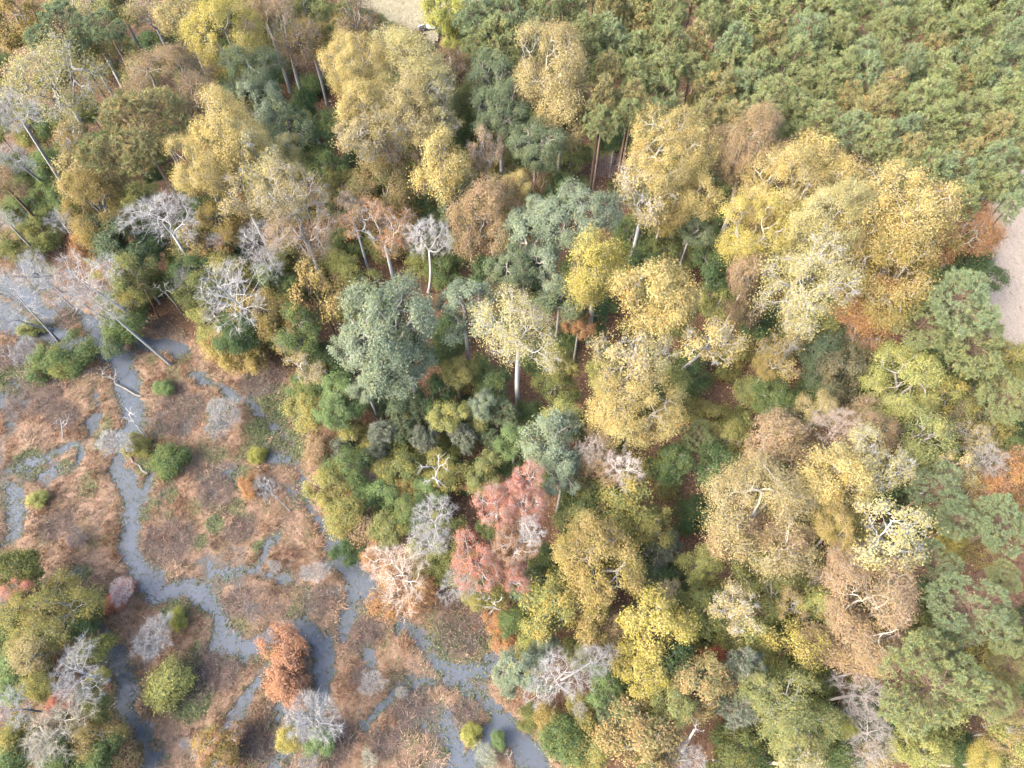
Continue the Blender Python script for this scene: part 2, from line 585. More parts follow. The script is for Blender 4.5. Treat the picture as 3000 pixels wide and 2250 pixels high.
PROTO = {}
def proto(kind, seeds, R, q, K, rc, tpc, leaf=None, lpt=0, sig=0.34, shape='round', low=-0.45, r_tip=0.018, axis=None,
          twigs=0, twig_len=0.6, twig_w=0.02, needle=None, up=0.5, f0=0.42, wob=0.09, outward=0.7, lift=.12, keep=1.0, sides=4, inner=0.0, lobes=0, wood_every=1):
    out = []
    for sd in range(seeds):
        rng = np.random.default_rng(abs(hash_str(kind)) % 100000 + sd * 37)
        LOB[:] = list(rng.uniform(0, 6.28, 3))
        ch = q * R
        C = lobed_centres(rng, K, R * (1 - 0.3 * rc), ch * (1 - .3 * rc), lobes, low) if lobes else clump_centres(rng, K, R * (1 - 0.4 * rc), ch * (1 - .3 * rc), shape, low)
        own = np.repeat(np.arange(K), tpc)
        cc = np.array([0, 0, ch * 0.45])
        o = unit(C - cc)
        crs = rc * R * rng.uniform(0.7, 1.25, K)
        d = unit(rdir(rng, K * tpc) + outward * o[own] + np.array([0, 0, up]))
        T = C[own] + d * (crs[own] * rng.uniform(0.45, 1.0, K * tpc))[:, None]
        T[:, 2] = np.maximum(T[:, 2], 0.06 * ch)
        if axis:
            S = axis_skeleton(rng, ch, C, T, own, r_tip, axis[0], ch * axis[1], axis[2])
        else:
            S = skeleton(rng, (0, 0, 0), T[::wood_every], r_tip * wood_every ** .5, f0, wob, lift=lift)
        wood = tubes(kind + '_branches', S, M_BARK, sides)
        if twigs:
            n = len(T) * twigs
            tp = np.repeat(T, twigs, 0)
            frm = np.repeat(C[own] if not axis else C[own], twigs, 0)
            base = tp + (frm - tp) * rng.uniform(0, 0.75, n)[:, None]
            dd = unit(unit(tp - frm) * 0.8 + rdir(rng, n) * 0.8 + np.array([0, 0, 0.15]))
            tw = blades(base, dd, rng.uniform(.4, 1.2, n) * twig_len, twig_w, rng)
            # join the fine twigs into the branch mesh
            me2 = wood
            nv, nl, nf = len(me2.vertices), len(me2.loops), len(me2.polygons)
            me2.vertices.add(n * 3)
            co = np.empty((nv + n * 3) * 3, np.float32)
            me2.vertices.foreach_get('co', co)
            co[nv * 3:] = tw.astype(np.float32).ravel()
            me2.vertices.foreach_set('co', co)
            vi = np.empty(nl, np.int32)
            me2.loops.foreach_get('vertex_index', vi)
            ls = np.empty(nf, np.int32)
            me2.polygons.foreach_get('loop_start', ls)
            me2.loops.add(n * 3)
            me2.loops.foreach_set('vertex_index', np.concatenate([vi, nv + np.arange(n * 3, dtype=np.int32)]))
            me2.polygons.add(n)
            me2.polygons.foreach_set('loop_start', np.concatenate([ls, nl + np.arange(0, n * 3, 3, dtype=np.int32)]))
            me2.update()
            me2.polygons.foreach_set('use_smooth', np.ones(nf + n, bool))
        crown = None
        if leaf:
            L, W = leaf
            sel = rng.random(K) < keep
            tk = np.where(sel[own])[0]
            n = len(tk) * lpt
            ti = np.repeat(tk, lpt)
            P = T[ti] + rng.normal(size=(n, 3)) * (crs[own[ti]] * sig)[:, None]
            if inner:
                P = P + (C[own[ti]] - P) * (rng.random(n) * inner)[:, None]
            N = unit(rdir(rng, n) * 0.75 + unit(P - C[own[ti]]) * 0.7 + o[own[ti]] * .25 + np.array([0, 0, .45]))
            V = leaf_tris(P, N, L, W, rng)
            cl = rng.random(K)
            tz = rng.random(len(T))
            attr = np.column_stack([rng.random(n), .6 * cl[own[ti]] + .4 * tz[ti], np.where(rng.random(n) < .6, rng.random(len(T))[ti], rng.random(n))])
            crown = mesh(kind + '_crown', V, 3, M_LEAF, attr)
        if needle:
            L, W, per = needle
            P = np.repeat(T, per, 0)
            n = len(P)
            oo = np.repeat(own, per)
            ax_ = unit(np.repeat(T - C[own], per, 0) + 0.5 * np.repeat(o[own], per, 0) + np.array([0, 0, .25]))
            D = unit(ax_ * 0.55 + rdir(rng, n))
            P = P - ax_ * (rng.random(n) * L * 0.9)[:, None]
            V = blades(P, D, rng.uniform(.7, 1.2, n) * L, W, rng)
            tr = rng.random(len(T))
            cl = rng.random(K)
            attr = np.column_stack([0.5 * np.repeat(tr, per) + .5 * rng.random(n), 0.6 * cl[oo] + .4 * np.repeat(rng.random(len(T)), per), np.repeat(rng.random(len(T)), per)])
            crown = mesh(kind + '_crown', V, 3, M_NEEDLE, attr)
        out.append(dict(R=R, ch=ch, wood=wood, crown=crown, r0=r_tip * len(T) ** .5 if not axis else axis[0]))
    PROTO[kind] = out
def hash_str(s):
    h = 7
    for c in s:
        h = (h * 131 + ord(c)) % 1000003
    return h

proto('yellow_large', 4, 6.0, 2.1, 104, .18, 8, (.175, .135), 54, .44, low=-.8, r_tip=.018, outward=.8, lobes=11, wood_every=2)
proto('yellow_medium', 4, 3.4, 2.1, 48, .25, 7, (.165, .13), 52, .44, low=-.8, r_tip=.015, lobes=7, wood_every=2)
proto('sparse_large', 5, 5.2, 1.9, 62, .22, 9, (.17, .135), 24, .48, low=-.7, r_tip=.014, twigs=7, twig_len=.7, twig_w=.02, keep=.85, lobes=8)
proto('sparse_medium', 4, 3.2, 1.9, 34, .26, 9, (.19, .15), 18, .46, low=-.7, r_tip=.012, twigs=7, twig_len=.6, twig_w=.022, keep=.88, lobes=6)
proto('oak_large', 4, 5.2, 1.5, 84, .19, 9, (.22, .13), 40, .32, low=-.5, r_tip=.02, outward=.9, lobes=9, wood_every=3)
proto('oak_medium', 3, 3.2, 1.5, 42, .25, 8, (.21, .12), 40, .32, low=-.5, r_tip=.018, outward=.9, lobes=6, wood_every=3)
proto('dense_large', 5, 4.8, 1.7, 96, .17, 7, (.16, .115), 54, .48, low=-.7, r_tip=.018, lobes=9, wood_every=3)
proto('dense_medium', 5, 2.8, 1.7, 52, .22, 6, (.17, .12), 44, .46, low=-.7, r_tip=.016, lobes=7, wood_every=3)
proto('feather_large', 4, 5.6, 1.7, 100, .17, 8, (.19, .075), 50, .5, low=-.7, r_tip=.014, twigs=4, twig_len=.7, twig_w=.02, lobes=10, wood_every=2)
proto('feather_medium', 4, 2.8, 1.8, 46, .23, 7, (.21, .08), 40, .48, low=-.7, r_tip=.013, twigs=3, twig_len=.6, twig_w=.022, lobes=6, wood_every=2)
proto('coral', 3, 5.2, 1.4, 72, .18, 9, (.2, .1), 24, .5, low=-.3, r_tip=.02, twigs=8, twig_len=.8, twig_w=.024, inner=.3, lift=.2, lobes=9)
proto('bush', 6, 2.0, 1.35, 44, .24, 6, (.15, .11), 46, .58, low=-.7, r_tip=.012, lobes=7, wood_every=3)
proto('pine_stand', 9, 2.7, 2.2, 38, .31, 17, shape='egg', low=-.8, r_tip=.014, axis=(.13, .92, .35), needle=(.34, .055, 18), up=.6)
proto('pine_large', 4, 5.0, 1.3, 130, .18, 15, low=-.5, r_tip=.014, axis=(.2, .8, .4), needle=(.34, .06, 18), up=.6, lobes=10)
proto('cedar', 5, 1.8, 2.0, 48, .26, 13, shape='egg', low=-.8, r_tip=.01, axis=(.09, .95, .1), needle=(.30, .04, 16), up=.5)
proto('bare_large', 4, 4.4, 1.5, 50, .28, 10, shape='vase', low=-.4, r_tip=.0095, twigs=9, twig_len=.9, twig_w=.016, lift=.2)
proto('bare_round', 4, 4.0, 1.3, 50, .26, 10, shape='round', low=-.3, r_tip=.009, twigs=9, twig_len=.9, twig_w=.016, lift=.1)
proto('bare_shrub', 4, 2.4, .95, 50, .28, 9, shape='dome', low=0.0, r_tip=.008, twigs=9, twig_len=.7, twig_w=.016, f0=.3, wob=.05, lift=0.0)
proto('snag', 3, 2.6, 1.6, 12, .3, 3, shape='vase', low=-.3, r_tip=.022, lift=.2)
proto('dead_tall', 5, 3.0, 3.0, 40, .28, 6, shape='egg', low=-.7, r_tip=.010, axis=(.10, .97, .8), twigs=8, twig_len=.9, twig_w=.016, sides=4)

def trunk_mesh(seed, n=8, sides=8):
    """unit trunk: height 1, top radius 1, gently bent"""
    rng = np.random.default_rng(seed)
    z = np.linspace(0, 1, n + 1)
    off = np.column_stack([np.sin(z * math.pi) * rng.normal() * 1.1, np.sin(z * math.pi) * rng.normal() * 1.1])
    r = 1.0 + 0.55 * (1 - z) + 0.7 * np.exp(-z * 22)
    ang = np.arange(sides) * 2 * math.pi / sides
    V = np.stack([off[:, 0:1] + r[:, None] * np.cos(ang), off[:, 1:2] + r[:, None] * np.sin(ang), np.repeat(z[:, None], sides, 1)], -1).reshape(-1, 3)
    i = np.arange(sides)
    q = np.stack([i, (i + 1) % sides, (i + 1) % sides + sides, i + sides], 1)
    Fq = (np.arange(n) * sides)[:, None, None] + q[None]
    return imesh('trunk', V, Fq.reshape(-1, 4), M_BARK)
TRUNKS = [trunk_mesh(s) for s in range(6)]

# ------------------------------------------------------------------ leaf colours, as sRGB seen in flat light
LK, LSAT = 0.66, 0.85
def leafcol(c, k):
    v = np.array(lin(c, k))
    g = v @ np.array([.25, .65, .10])
    return tuple(g + (v - g) * (LSAT if v[0] < 1.25 * v[1] or v[2] > .5 * v[1] else LSAT * .95))
COL = {
 'yellow': ((228, 210, 124), (212, 190, 102)), 'pale': ((220, 212, 142), (202, 192, 118)), 'straw': ((218, 200, 132), (204, 182, 114)),
 'gold': ((212, 178, 94), (188, 168, 84)), 'bright': ((228, 206, 92), (206, 192, 86)), 'goldolive': ((178, 168, 90), (138, 148, 76)),
 'tan': ((206, 170, 128), (188, 158, 112)), 'pinktan': ((212, 174, 136), (196, 166, 120)), 'brown': ((172, 138, 102), (150, 130, 92)),
 'orange': ((210, 152, 98), (196, 138, 88)), 'rust': ((190, 130, 86), (170, 120, 76)), 'coral': ((244, 140, 114), (238, 160, 114)),
 'olive': ((138, 142, 78), (112, 128, 70)), 'lightolive': ((162, 166, 96), (136, 150, 86)), 'yellowgreen': ((182, 182, 98), (154, 164, 84)),
 'lime': ((204, 200, 86), (180, 182, 80)), 'oak': ((134, 150, 112), (114, 134, 94)), 'blueoak': ((156, 172, 142), (130, 150, 116)),
 'green': ((120, 142, 84), (102, 127, 74)), 'freshgreen': ((138, 163, 100), (117, 145, 85)), 'dark': ((96, 122, 76), (86, 112, 68)),
 'pine': ((142, 162, 98), (158, 168, 108)), 'bluepine': ((130, 158, 112), (150, 164, 114)), 'goldpine': ((156, 160, 94), (170, 164, 106)),
 'cedar': ((126, 144, 108), (102, 126, 84)), 'greycedar': ((150, 158, 134), (122, 138, 106)), 'greyolive': ((138, 132, 98), (112, 118, 82)),
 'dullorange': ((206, 150, 110), (192, 138, 98)), 'mixed': ((200, 170, 100), (130, 144, 80)), 'red': ((196, 104, 78), (180, 110, 70)),
}
WHITE, GREY, BROWNB, PINEB, PALEB = (192, 190, 186), (164, 158, 150), (120, 102, 84), (140, 118, 100), (184, 177, 162)
WK = 0.64
STY = {  # kind -> (name, category, prototypes by size, crown height / radius, bark colour, has trunk)
 'Y': ('broadleaf_tree', 'tree', ('yellow_large', 'yellow_medium'), 2.1, PALEB, True),
 'S': ('broadleaf_tree', 'tree', ('sparse_large', 'sparse_medium'), 1.9, WHITE, True),
 'O': ('oak_tree', 'tree', ('oak_large', 'oak_medium'), 1.5, GREY, True),
 'D': ('broadleaf_tree', 'tree', ('dense_large', 'dense_medium'), 1.7, GREY, True),
 'F': ('feathery_tree', 'tree', ('feather_large', 'feather_medium'), 1.7, PALEB, True),
 'C': ('maple_tree', 'tree', ('coral', 'coral'), 1.4, WHITE, True),
 'P': ('pine_tree', 'pine', ('pine_stand', 'pine_stand'), 2.3, PINEB, True),
 'L': ('pine_tree', 'pine', ('pine_large', 'pine_large'), 1.3, PINEB, True),
 'J': ('cedar_tree', 'cedar', ('cedar', 'cedar'), 2.0, BROWNB, True),
 'B': ('shrub', 'shrub', ('bush', 'bush'), 1.35, BROWNB, False),
 'W': ('bare_tree', 'bare tree', ('bare_large', 'bare_large'), 1.5, WHITE, True),
 'R': ('bare_tree', 'bare tree', ('bare_round', 'bare_round'), 1.3, WHITE, True),
 'H': ('bare_shrub', 'shrub', ('bare_shrub', 'bare_shrub'), .95, WHITE, False),
 'N': ('dead_tree', 'dead tree', ('snag', 'snag'), 1.6, WHITE, True),
 'T': ('dead_tree', 'dead tree', ('dead_tall', 'dead_tall'), 3.0, WHITE, True),
}
ACC = {'yellow': (202, 160, 90), 'pale': (206, 182, 100), 'straw': (176, 156, 84), 'gold': (150, 146, 72), 'bright': (176, 170, 72), 'goldolive': (196, 166, 84), 'tan': (162, 152, 84),
 'pinktan': (176, 160, 96), 'brown': (136, 138, 84), 'orange': (216, 176, 96), 'rust': (206, 150, 84), 'coral': (216, 160, 120), 'olive': (160, 152, 84), 'lightolive': (184, 168, 104),
 'yellowgreen': (206, 196, 110), 'lime': (160, 172, 76), 'oak': (160, 160, 112), 'blueoak': (170, 172, 126), 'green': (150, 150, 78), 'freshgreen': (150, 168, 96), 'dark': (110, 122, 70),
 'pine': (168, 164, 102), 'bluepine': (150, 160, 106), 'goldpine': (196, 164, 106), 'cedar': (150, 150, 112), 'greycedar': (176, 172, 156), 'greyolive': (170, 146, 112), 'mixed': (212, 172, 128), 'red': (206, 140, 84)}
WARM = {'yellow', 'pale', 'straw', 'gold', 'bright', 'tan', 'pinktan', 'orange', 'rust', 'coral', 'brown', 'red', 'lime'}
prng = np.random.default_rng(11)
COUNT = {}
PLACED = []
def set_col(o, c, k):
    o.color = (*lin(c, k), 1)
def obj(name, data, parent=None):
    o = bpy.data.objects.new(name, data)
    col.objects.link(o)
    if parent:
        o.parent = parent
    return o
GROWF = {'P': 1.14, 'L': 1.15, 'D': 1.2, 'B': 1.2, 'F': 1.2, 'J': 1.2, 'H': 1.05, 'R': 1.08, 'W': 1.08, 'N': 1.0, 'T': 1.0}
def grow(sty, px, py, rx, h, colour, label, group=None, base=None, stretch=1.0, bark=None, name=None):
    """px,py: crown centre in the photograph, rx: half width there; world place and size follow from the height"""
    name_, cat, kinds, q, bcol, trunk = STY[sty]
    name = name or name_
    R = 3.0
    for _ in range(4):
        chw = q * R * stretch
        chw = min(chw, h * (0.93 if sty in 'TWN' else .9)) if trunk else min(chw * 1.0, h)
        zc = h - chw * 0.5
        x, y = at(px, py, zc)
        R = rx * GROWF.get(sty, 1.12) / F * depth(x, y, zc)
    kind = kinds[0] if R > 3.9 else kinds[1]
    if sty == 'B' and R > 2.5:
        kind = 'dense_medium' if R < 3.9 else 'dense_large'
    n = COUNT.get(kind, 0)
    COUNT[kind] = n + 1
    pr = PROTO[kind][n % len(PROTO[kind])]
    s = R / pr['R']
    sz = chw / pr['ch']
    zb = h - chw
    root = obj(name, None)
    root.empty_display_size = 0.5
    bx, by = (x, y) if base is None else at(base[0], base[1], 0.2)
    root.location = (bx, by, 0)
    if base is not None:                                   # leaning trunk: axis from foot to crown centre
        ax = Vector((x - bx, y - by, zc))
        root.rotation_mode = 'QUATERNION'
        root.rotation_quaternion = Vector((0, 0, 1)).rotation_difference(ax)
        zb = max(0.05, ax.length - chw * .5)
    rz = prng.uniform(0, 6.283)
    bc = bark or bcol
    ex = prng.uniform(.87, 1.15) if sty != 'B' else prng.uniform(.76, 1.3)
    j = prng.uniform(.85, 1.1)
    if trunk and zb > 0.3:
        t = obj('trunk', TRUNKS[int(prng.integers(6))], root)
        rr = min(max(pr['r0'] * s * .8, 0.006 * h), (0.006 if sty == 'T' else 0.0105) * h)
        t.scale = (rr, rr, zb + 0.02)
        set_col(t, bc, WK * j)
    b = obj('branches', pr['wood'], root)
    if trunk and zb > 0.3:                                  # the branches grow from the trunk
        b.parent = t
        b.matrix_parent_inverse = Matrix.Diagonal((1 / rr, 1 / rr, 1 / (zb + 0.02), 1))
    b.location = (0, 0, zb)
    b.rotation_euler = (0, 0, rz)
    b.scale = (s * ex, s / ex, sz)
    set_col(b, bc, WK * j)
    if pr['crown'] is not None:
        c = obj('crown', pr['crown'], root)
        c.location = (0, 0, zb)
        c.rotation_euler = (0, 0, rz)
        c.scale = (s * ex, s / ex, sz)
        ca, cb = COL[colour]
        k = LK * prng.uniform(.93, 1.07) * (.9 if colour in WARM else 1.1 if sty == 'P' else 1.06)
        c.color = (*leafcol(ca, k), 1)
        acc_ = ACC.get(colour) or (ca if sty not in 'LP' else cb)
        c['leaf_c'] = [float(q) for q in leafcol(acc_, k)]
        c['leaf_b'] = [float(q) for q in leafcol(cb, k * .97)]
    root['label'] = label
    root['category'] = cat
    if group:
        root['group'] = group
    PLACED.append((px, py, rx, x, y, h, label, sty))
    return root

# ================================================================== THE SETTING
# ---- marsh outline and channels, read from the photograph and laid on the ground
MARSH = [full(*p) for p in [(-120, 440), (60, 500), (130, 620), (200, 650), (310, 680), (420, 740), (560, 780), (650, 830), (660, 960), (700, 1050),
         (720, 1120), (810, 1190), (900, 1290), (970, 1320), (1090, 1300), (1110, 1400), (1100, 1500), (1190, 1580), (1250, 1690), (1260, 1900), (-120, 1900)]]
MX = np.array([at(*p) for p in MARSH])
def in_poly(x, y, P):
    r = np.zeros(x.shape, bool)
    n = len(P)
    for i in range(n):
        x0, y0 = P[i]
        x1, y1 = P[(i + 1) % n]
        c = ((y0 > y) != (y1 > y)) & (x < (x1 - x0) * (y - y0) / (y1 - y0 + 1e-12) + x0)
        r ^= c
    return r
def poly_dist(x, y, P, closed=True):
    d = np.full(x.shape, 1e9)
    n = len(P)
    for i in range(n if closed else n - 1):
        a, b = P[i], P[(i + 1) % n]
        ab = b - a
        t = np.clip(((x - a[0]) * ab[0] + (y - a[1]) * ab[1]) / (ab @ ab + 1e-12), 0, 1)
        d = np.minimum(d, np.hypot(x - a[0] - t * ab[0], y - a[1] - t * ab[1]))
    return d
def marsh_in(x, y):                                         # > 0 inside, metres from the edge
    d = poly_dist(x, y, MX)
    return np.where(in_poly(x, y, MX), d, -d)
CH = [  # (x, y, width) in the 2212 px reading
 [(-40, 640, 60), (20, 690, 80), (70, 715, 64), (120, 728, 50), (180, 745, 40)], [(50, 550, 44), (95, 600, 60), (150, 650, 50)], [(-40, 590, 50), (50, 640, 60), (110, 690, 36)],
 [(70, 545, 26), (150, 650, 22), (190, 690, 40), (215, 735, 58), (262, 785, 62), (284, 850, 62), (290, 905, 58), (268, 965, 48), (252, 1010, 52), (278, 1060, 52), (288, 1130, 46), (278, 1195, 46), (315, 1250, 62), (350, 1275, 60)],
 [(350, 1275, 50), (400, 1275, 40), (445, 1285, 42), (478, 1340, 50), (474, 1385, 60), (530, 1408, 66), (590, 1375, 58), (645, 1352, 62), (690, 1395, 56), (698, 1455, 54), (690, 1520, 40), (620, 1590, 30), (592, 1670, 34)],
 [(655, 1040, 16), (665, 1085, 26), (690, 1130, 34), (735, 1190, 60), (780, 1255, 48), (850, 1320, 36), (905, 1385, 40), (940, 1430, 40), (990, 1462, 26), (1045, 1448, 28), (1085, 1415, 22)],
 [(870, 1478, 18), (930, 1472, 22), (990, 1470, 24), (1050, 1515, 40), (1085, 1560, 44), (1130, 1610, 70), (1180, 1660, 70)],
 [(950, 1530, 26), (975, 1580, 50), (990, 1640, 70), (1000, 1720, 90)],
 [(1085, 1560, 44), (1050, 1610, 50), (1010, 1660, 70)],
 [(222, 1350, 22), (240, 1400, 40), (275, 1450, 50), (268, 1520, 56), (300, 1580, 60), (330, 1660, 52)],
 [(120, 1262, 30), (148, 1248, 44), (172, 1232, 18)], [(8, 1040, 16), (34, 1075, 40), (38, 1120, 48), (20, 1160, 26)],
 [(330, 742, 36), (385, 748, 62), (430, 742, 32)], [(300, 735, 14), (330, 742, 20)],
 [(420, 815, 7), (470, 832, 9), (540, 868, 10), (600, 930, 8), (640, 960, 12)],
 [(590, 985, 10), (640, 1000, 14), (660, 1045, 16)],
 [(485, 1235, 12), (520, 1238, 12), (560, 1232, 14), (600, 1250, 9), (660, 1262, 9), (666, 1320, 10)], [(560, 1232, 9), (575, 1180, 8), (610, 1150, 8)],
 [(500, 1560, 18), (530, 1510, 15), (560, 1468, 12), (590, 1440, 9)], [(40, 1010, 8), (95, 990, 9), (150, 965, 10), (190, 945, 10), (205, 900, 8)], [(165, 1010, 9), (178, 975, 12), (190, 945, 9)],
 [(600, 1560, 16), (606, 1520, 16), (640, 1500, 12)], [(700, 1220, 10), (712, 1180, 10), (700, 1130, 12)], [(780, 1570, 8), (830, 1520, 10), (860, 1480, 12)],
 [(330, 1030, 8), (312, 1075, 8)], [(205, 850, 14), (215, 880, 16), (210, 910, 8)], [(760, 1290, 20), (750, 1330, 16), (745, 1370, 10)], [(800, 1440, 8), (790, 1400, 10)],
]
CHW = []
for ln in CH:
    pts = []
    for (cx, cy, wd) in ln:
        fx_, fy_ = full(cx, cy)
        X, Y = at(fx_, fy_, 0.0)
        pts.append((float(X), float(Y), wd * 1.35624 / F * float(depth(X, Y, 0)) * 0.31))
    CHW.append(np.array(pts))
def channel(x, y):
    """signed metres from the bank, negative in the water"""
    d = np.full(x.shape, 1e9)
    for P in CHW:
        for i in range(len(P) - 1):
            a, b = P[i], P[i + 1]
            ab = b[:2] - a[:2]
            t = np.clip(((x - a[0]) * ab[0] + (y - a[1]) * ab[1]) / (ab @ ab + 1e-9), 0, 1)
            d = np.minimum(d, np.hypot(x - a[0] - t * ab[0], y - a[1] - t * ab[1]) - (a[2] * (1 - t) + b[2] * t))
    return d
def blobs(x, y, L):
    v = np.zeros(x.shape)
    nz = 0.7 * (fbm(x * .35, y * .35, 5) - .5)
    for (cx, cy, r) in L:
        X, Y = at(*full(cx, cy))
        rr = r * 1.35624 / F * float(depth(X, Y, 0))
        dd = np.hypot(x - X, y - Y) / rr + nz
        v = np.maximum(v, 1 - sstep(.75, 1.15, dd))
    return v
BROWN = [(77, 853, 62), (140, 900, 40), (393, 890, 62), (567, 820, 48), (473, 1053, 48), (363, 1173, 56), (520, 1146, 34), (517, 1299, 40), (700, 1299, 38), (467, 1433, 60), (430, 1470, 40), (127, 1139, 38),
         (1004, 1339, 70), (787, 1373, 44), (887, 1539, 50), (997, 1549, 42), (780, 1460, 30), (130, 690, 40), (30, 770, 40), (400, 690, 60), (560, 1600, 50), (840, 1600, 40), (230, 1310, 30), (720, 1600, 50)]
GREENZ = [(600, 870, 46), (627, 900, 44), (583, 936, 54), (630, 960, 40), (520, 1036, 32), (367, 1070, 26), (310, 1110, 18), (310, 1010, 20), (467, 1132, 20), (433, 1172, 15), (417, 1506, 46), (417, 1423, 30), (380, 1320, 30), (245, 1300, 30),
          (30, 820, 40), (960, 1380, 36), (960, 1440, 20), (640, 1440, 16), (180, 1240, 20), (60, 1000, 40), (110, 560, 50), (440, 1310, 12), (140, 1010, 20), (1050, 1380, 26), (560, 1180, 14)]
def terrain(x, y):
    mi = marsh_in(x, y) + 2.2 * (fbm(x * .25, y * .25, 2) - .5)
    ch_ = channel(x, y) + 1.9 * (fbm(x * .55, y * .55, 3) - .5) + 1.1 * (fbm(x * 2, y * 2, 8, 3) - .5)
    hum = fbm(x * .42, y * .42, 4)
    fine = fbm(x * 1.6, y * 1.6, 6, 3)
    z = 0.05 + 0.55 * np.clip(hum - .33, 0, 1) + 0.16 * fine
    wet = fbm(x * .16, y * .16, 9)
    z = z - 0.13 * sstep(.54, .74, wet)
    z = z * sstep(-0.1, 1.3, ch_) + (1 - sstep(-0.6, .25, ch_)) * (-0.35)
    dry = 0.35 + .5 * fbm(x * .08, y * .08, 12) + .08 * fine
    k = sstep(-2.5, 1.0, -mi)
    z = z * (1 - k) + dry * k
    return z, mi, ch_

def axis_pts(lo, hi, a, b, fine, far):
    inner = np.arange(a, b + 1e-6, fine)
    mid0 = np.arange(lo, a, 3.0)
    mid1 = np.arange(b + 3.0, hi, 3.0)
    return np.unique(np.concatenate([[-far, -far * .4], mid0, inner, mid1, [far * .4, far]]))
xs = axis_pts(-160, 160, -78, 10, .36, 3000)
ys = axis_pts(-60, 260, -9, 78, .36, 3000)
GX, GY = np.meshgrid(xs, ys)
GZ, GMI, GCH = terrain(GX, GY)
V = np.stack([GX, GY, GZ], -1).reshape(-1, 3)
nx, ny = len(xs), len(ys)
i = np.arange(nx - 1)[None, :] + (np.arange(ny - 1) * nx)[:, None]
Fq = np.stack([i, i + 1, i + nx + 1, i + nx], -1).reshape(-1, 4)
gme = imesh('ground', V, Fq, ground_material())
BRN = blobs(GX, GY, BROWN) * sstep(-1, 1, GMI)
GRN = np.clip(blobs(GX, GY, GREENZ) + .8 * sstep(.58, .7, fbm(GX * .3, GY * .3, 21)), 0, 1) * sstep(-1, 1, GMI)
za = gme.attributes.new('zone', 'FLOAT_COLOR', 'POINT')
zz = np.stack([sstep(-1.5, 1.5, GMI), GRN, BRN, np.ones_like(GX)], -1).astype(np.float32)
za.data.foreach_set('color', zz.ravel())
ground = obj('ground', gme)
ground['kind'] = 'structure'
ground['label'] = 'ground of tan marsh hummocks and leaf-strewn forest floor'
# water: one level sheet over the marsh
wx = np.array([-110.0, 16.0])
wy = np.array([-30.0, 84.0])
wme = imesh('water', np.array([(wx[0], wy[0], 0), (wx[1], wy[0], 0), (wx[1], wy[1], 0), (wx[0], wy[1], 0)]), np.array([[0, 1, 2, 3]]), water_material(), False)
water = obj('water', wme)
water['kind'] = 'structure'
water['label'] = 'grey-blue water standing in the winding marsh channels'

# ---- fields beyond the wood
def field(name, pts, z, mat, label, furrow=0):
    P = np.array([at(*full(*p), z) for p in pts])
    x0, y0 = P.min(0)
    x1, y1 = P.max(0)
    step = 0.5
    gx = np.arange(x0, x1 + step, step)
    gy = np.arange(y0, y1 + step, step)
    X, Y = np.meshgrid(gx, gy)
    Z = z + .12 * fbm(X * .5, Y * .5, 31)
    if furrow:
        Z = Z + .09 * np.sin((X * .985 + Y * .17) * 2 * math.pi / 1.1)
    n = len(gx)
    idx = np.arange(n - 1)[None, :] + (np.arange(len(gy) - 1) * n)[:, None]
    Fq = np.stack([idx, idx + 1, idx + n + 1, idx + n], -1).reshape(-1, 4)
    cx, cy = X[:-1, :-1].ravel() + step / 2, Y[:-1, :-1].ravel() + step / 2
    Fq = Fq[in_poly(cx, cy, P)]
    o = obj(name, imesh(name, np.stack([X, Y, Z], -1).reshape(-1, 3), Fq, mat))
    o['kind'] = 'structure'
    o['label'] = label
    return P
F1 = field('meadow', [(750, -200), (1020, -200), (960, 40), (935, 110), (800, 110), (770, 40)], 1.0,
      field_material('dry_meadow', (.17, .15, .08), (.20, .175, .11), (.23, .205, .155), 0), 'pale dry meadow opening at the top edge')
F2 = field('stubble_field', [(2085, 570), (2110, 420), (2400, 250), (2600, 500), (2600, 900), (2230, 800), (2120, 715), (2095, 640)], 1.0,
      field_material('stubble', (.19, .15, .115), (.22, .185, .145), (.26, .225, .185), 1), 'pale tan stubble field at the right edge', 1)

# ---- marsh grass, thickets, ground cover, floating weed (uncountable)
rng = np.random.default_rng(5)
def scatter(n, x0=-78, x1=10, y0=-9, y1=76):
    x = rng.uniform(x0, x1, n)
    y = rng.uniform(y0, y1, n)
    px, py = to_px(x, y, 0)
    k = (px > -140) & (px < 3000) & (py > -50) & (py < 2340)
    x, y = x[k], y[k]
    z, mi, ch_ = terrain(x, y)
    k = mi > -1.0
    return x[k], y[k], z[k], mi[k], ch_[k]
def jit(base, n, v=.18, h=.05):
    c = np.array(base)[None] * (1 + rng.normal(size=(n, 1)) * v)
    return np.clip(c * (1 + rng.normal(size=(n, 3)) * h), .01, 1)
def stuff(name, V, npf, c, label):
    o = obj(name, mesh(name, V, npf, M_BLADE, color=c))
    o['kind'] = 'stuff'
    o['label'] = label
    return o
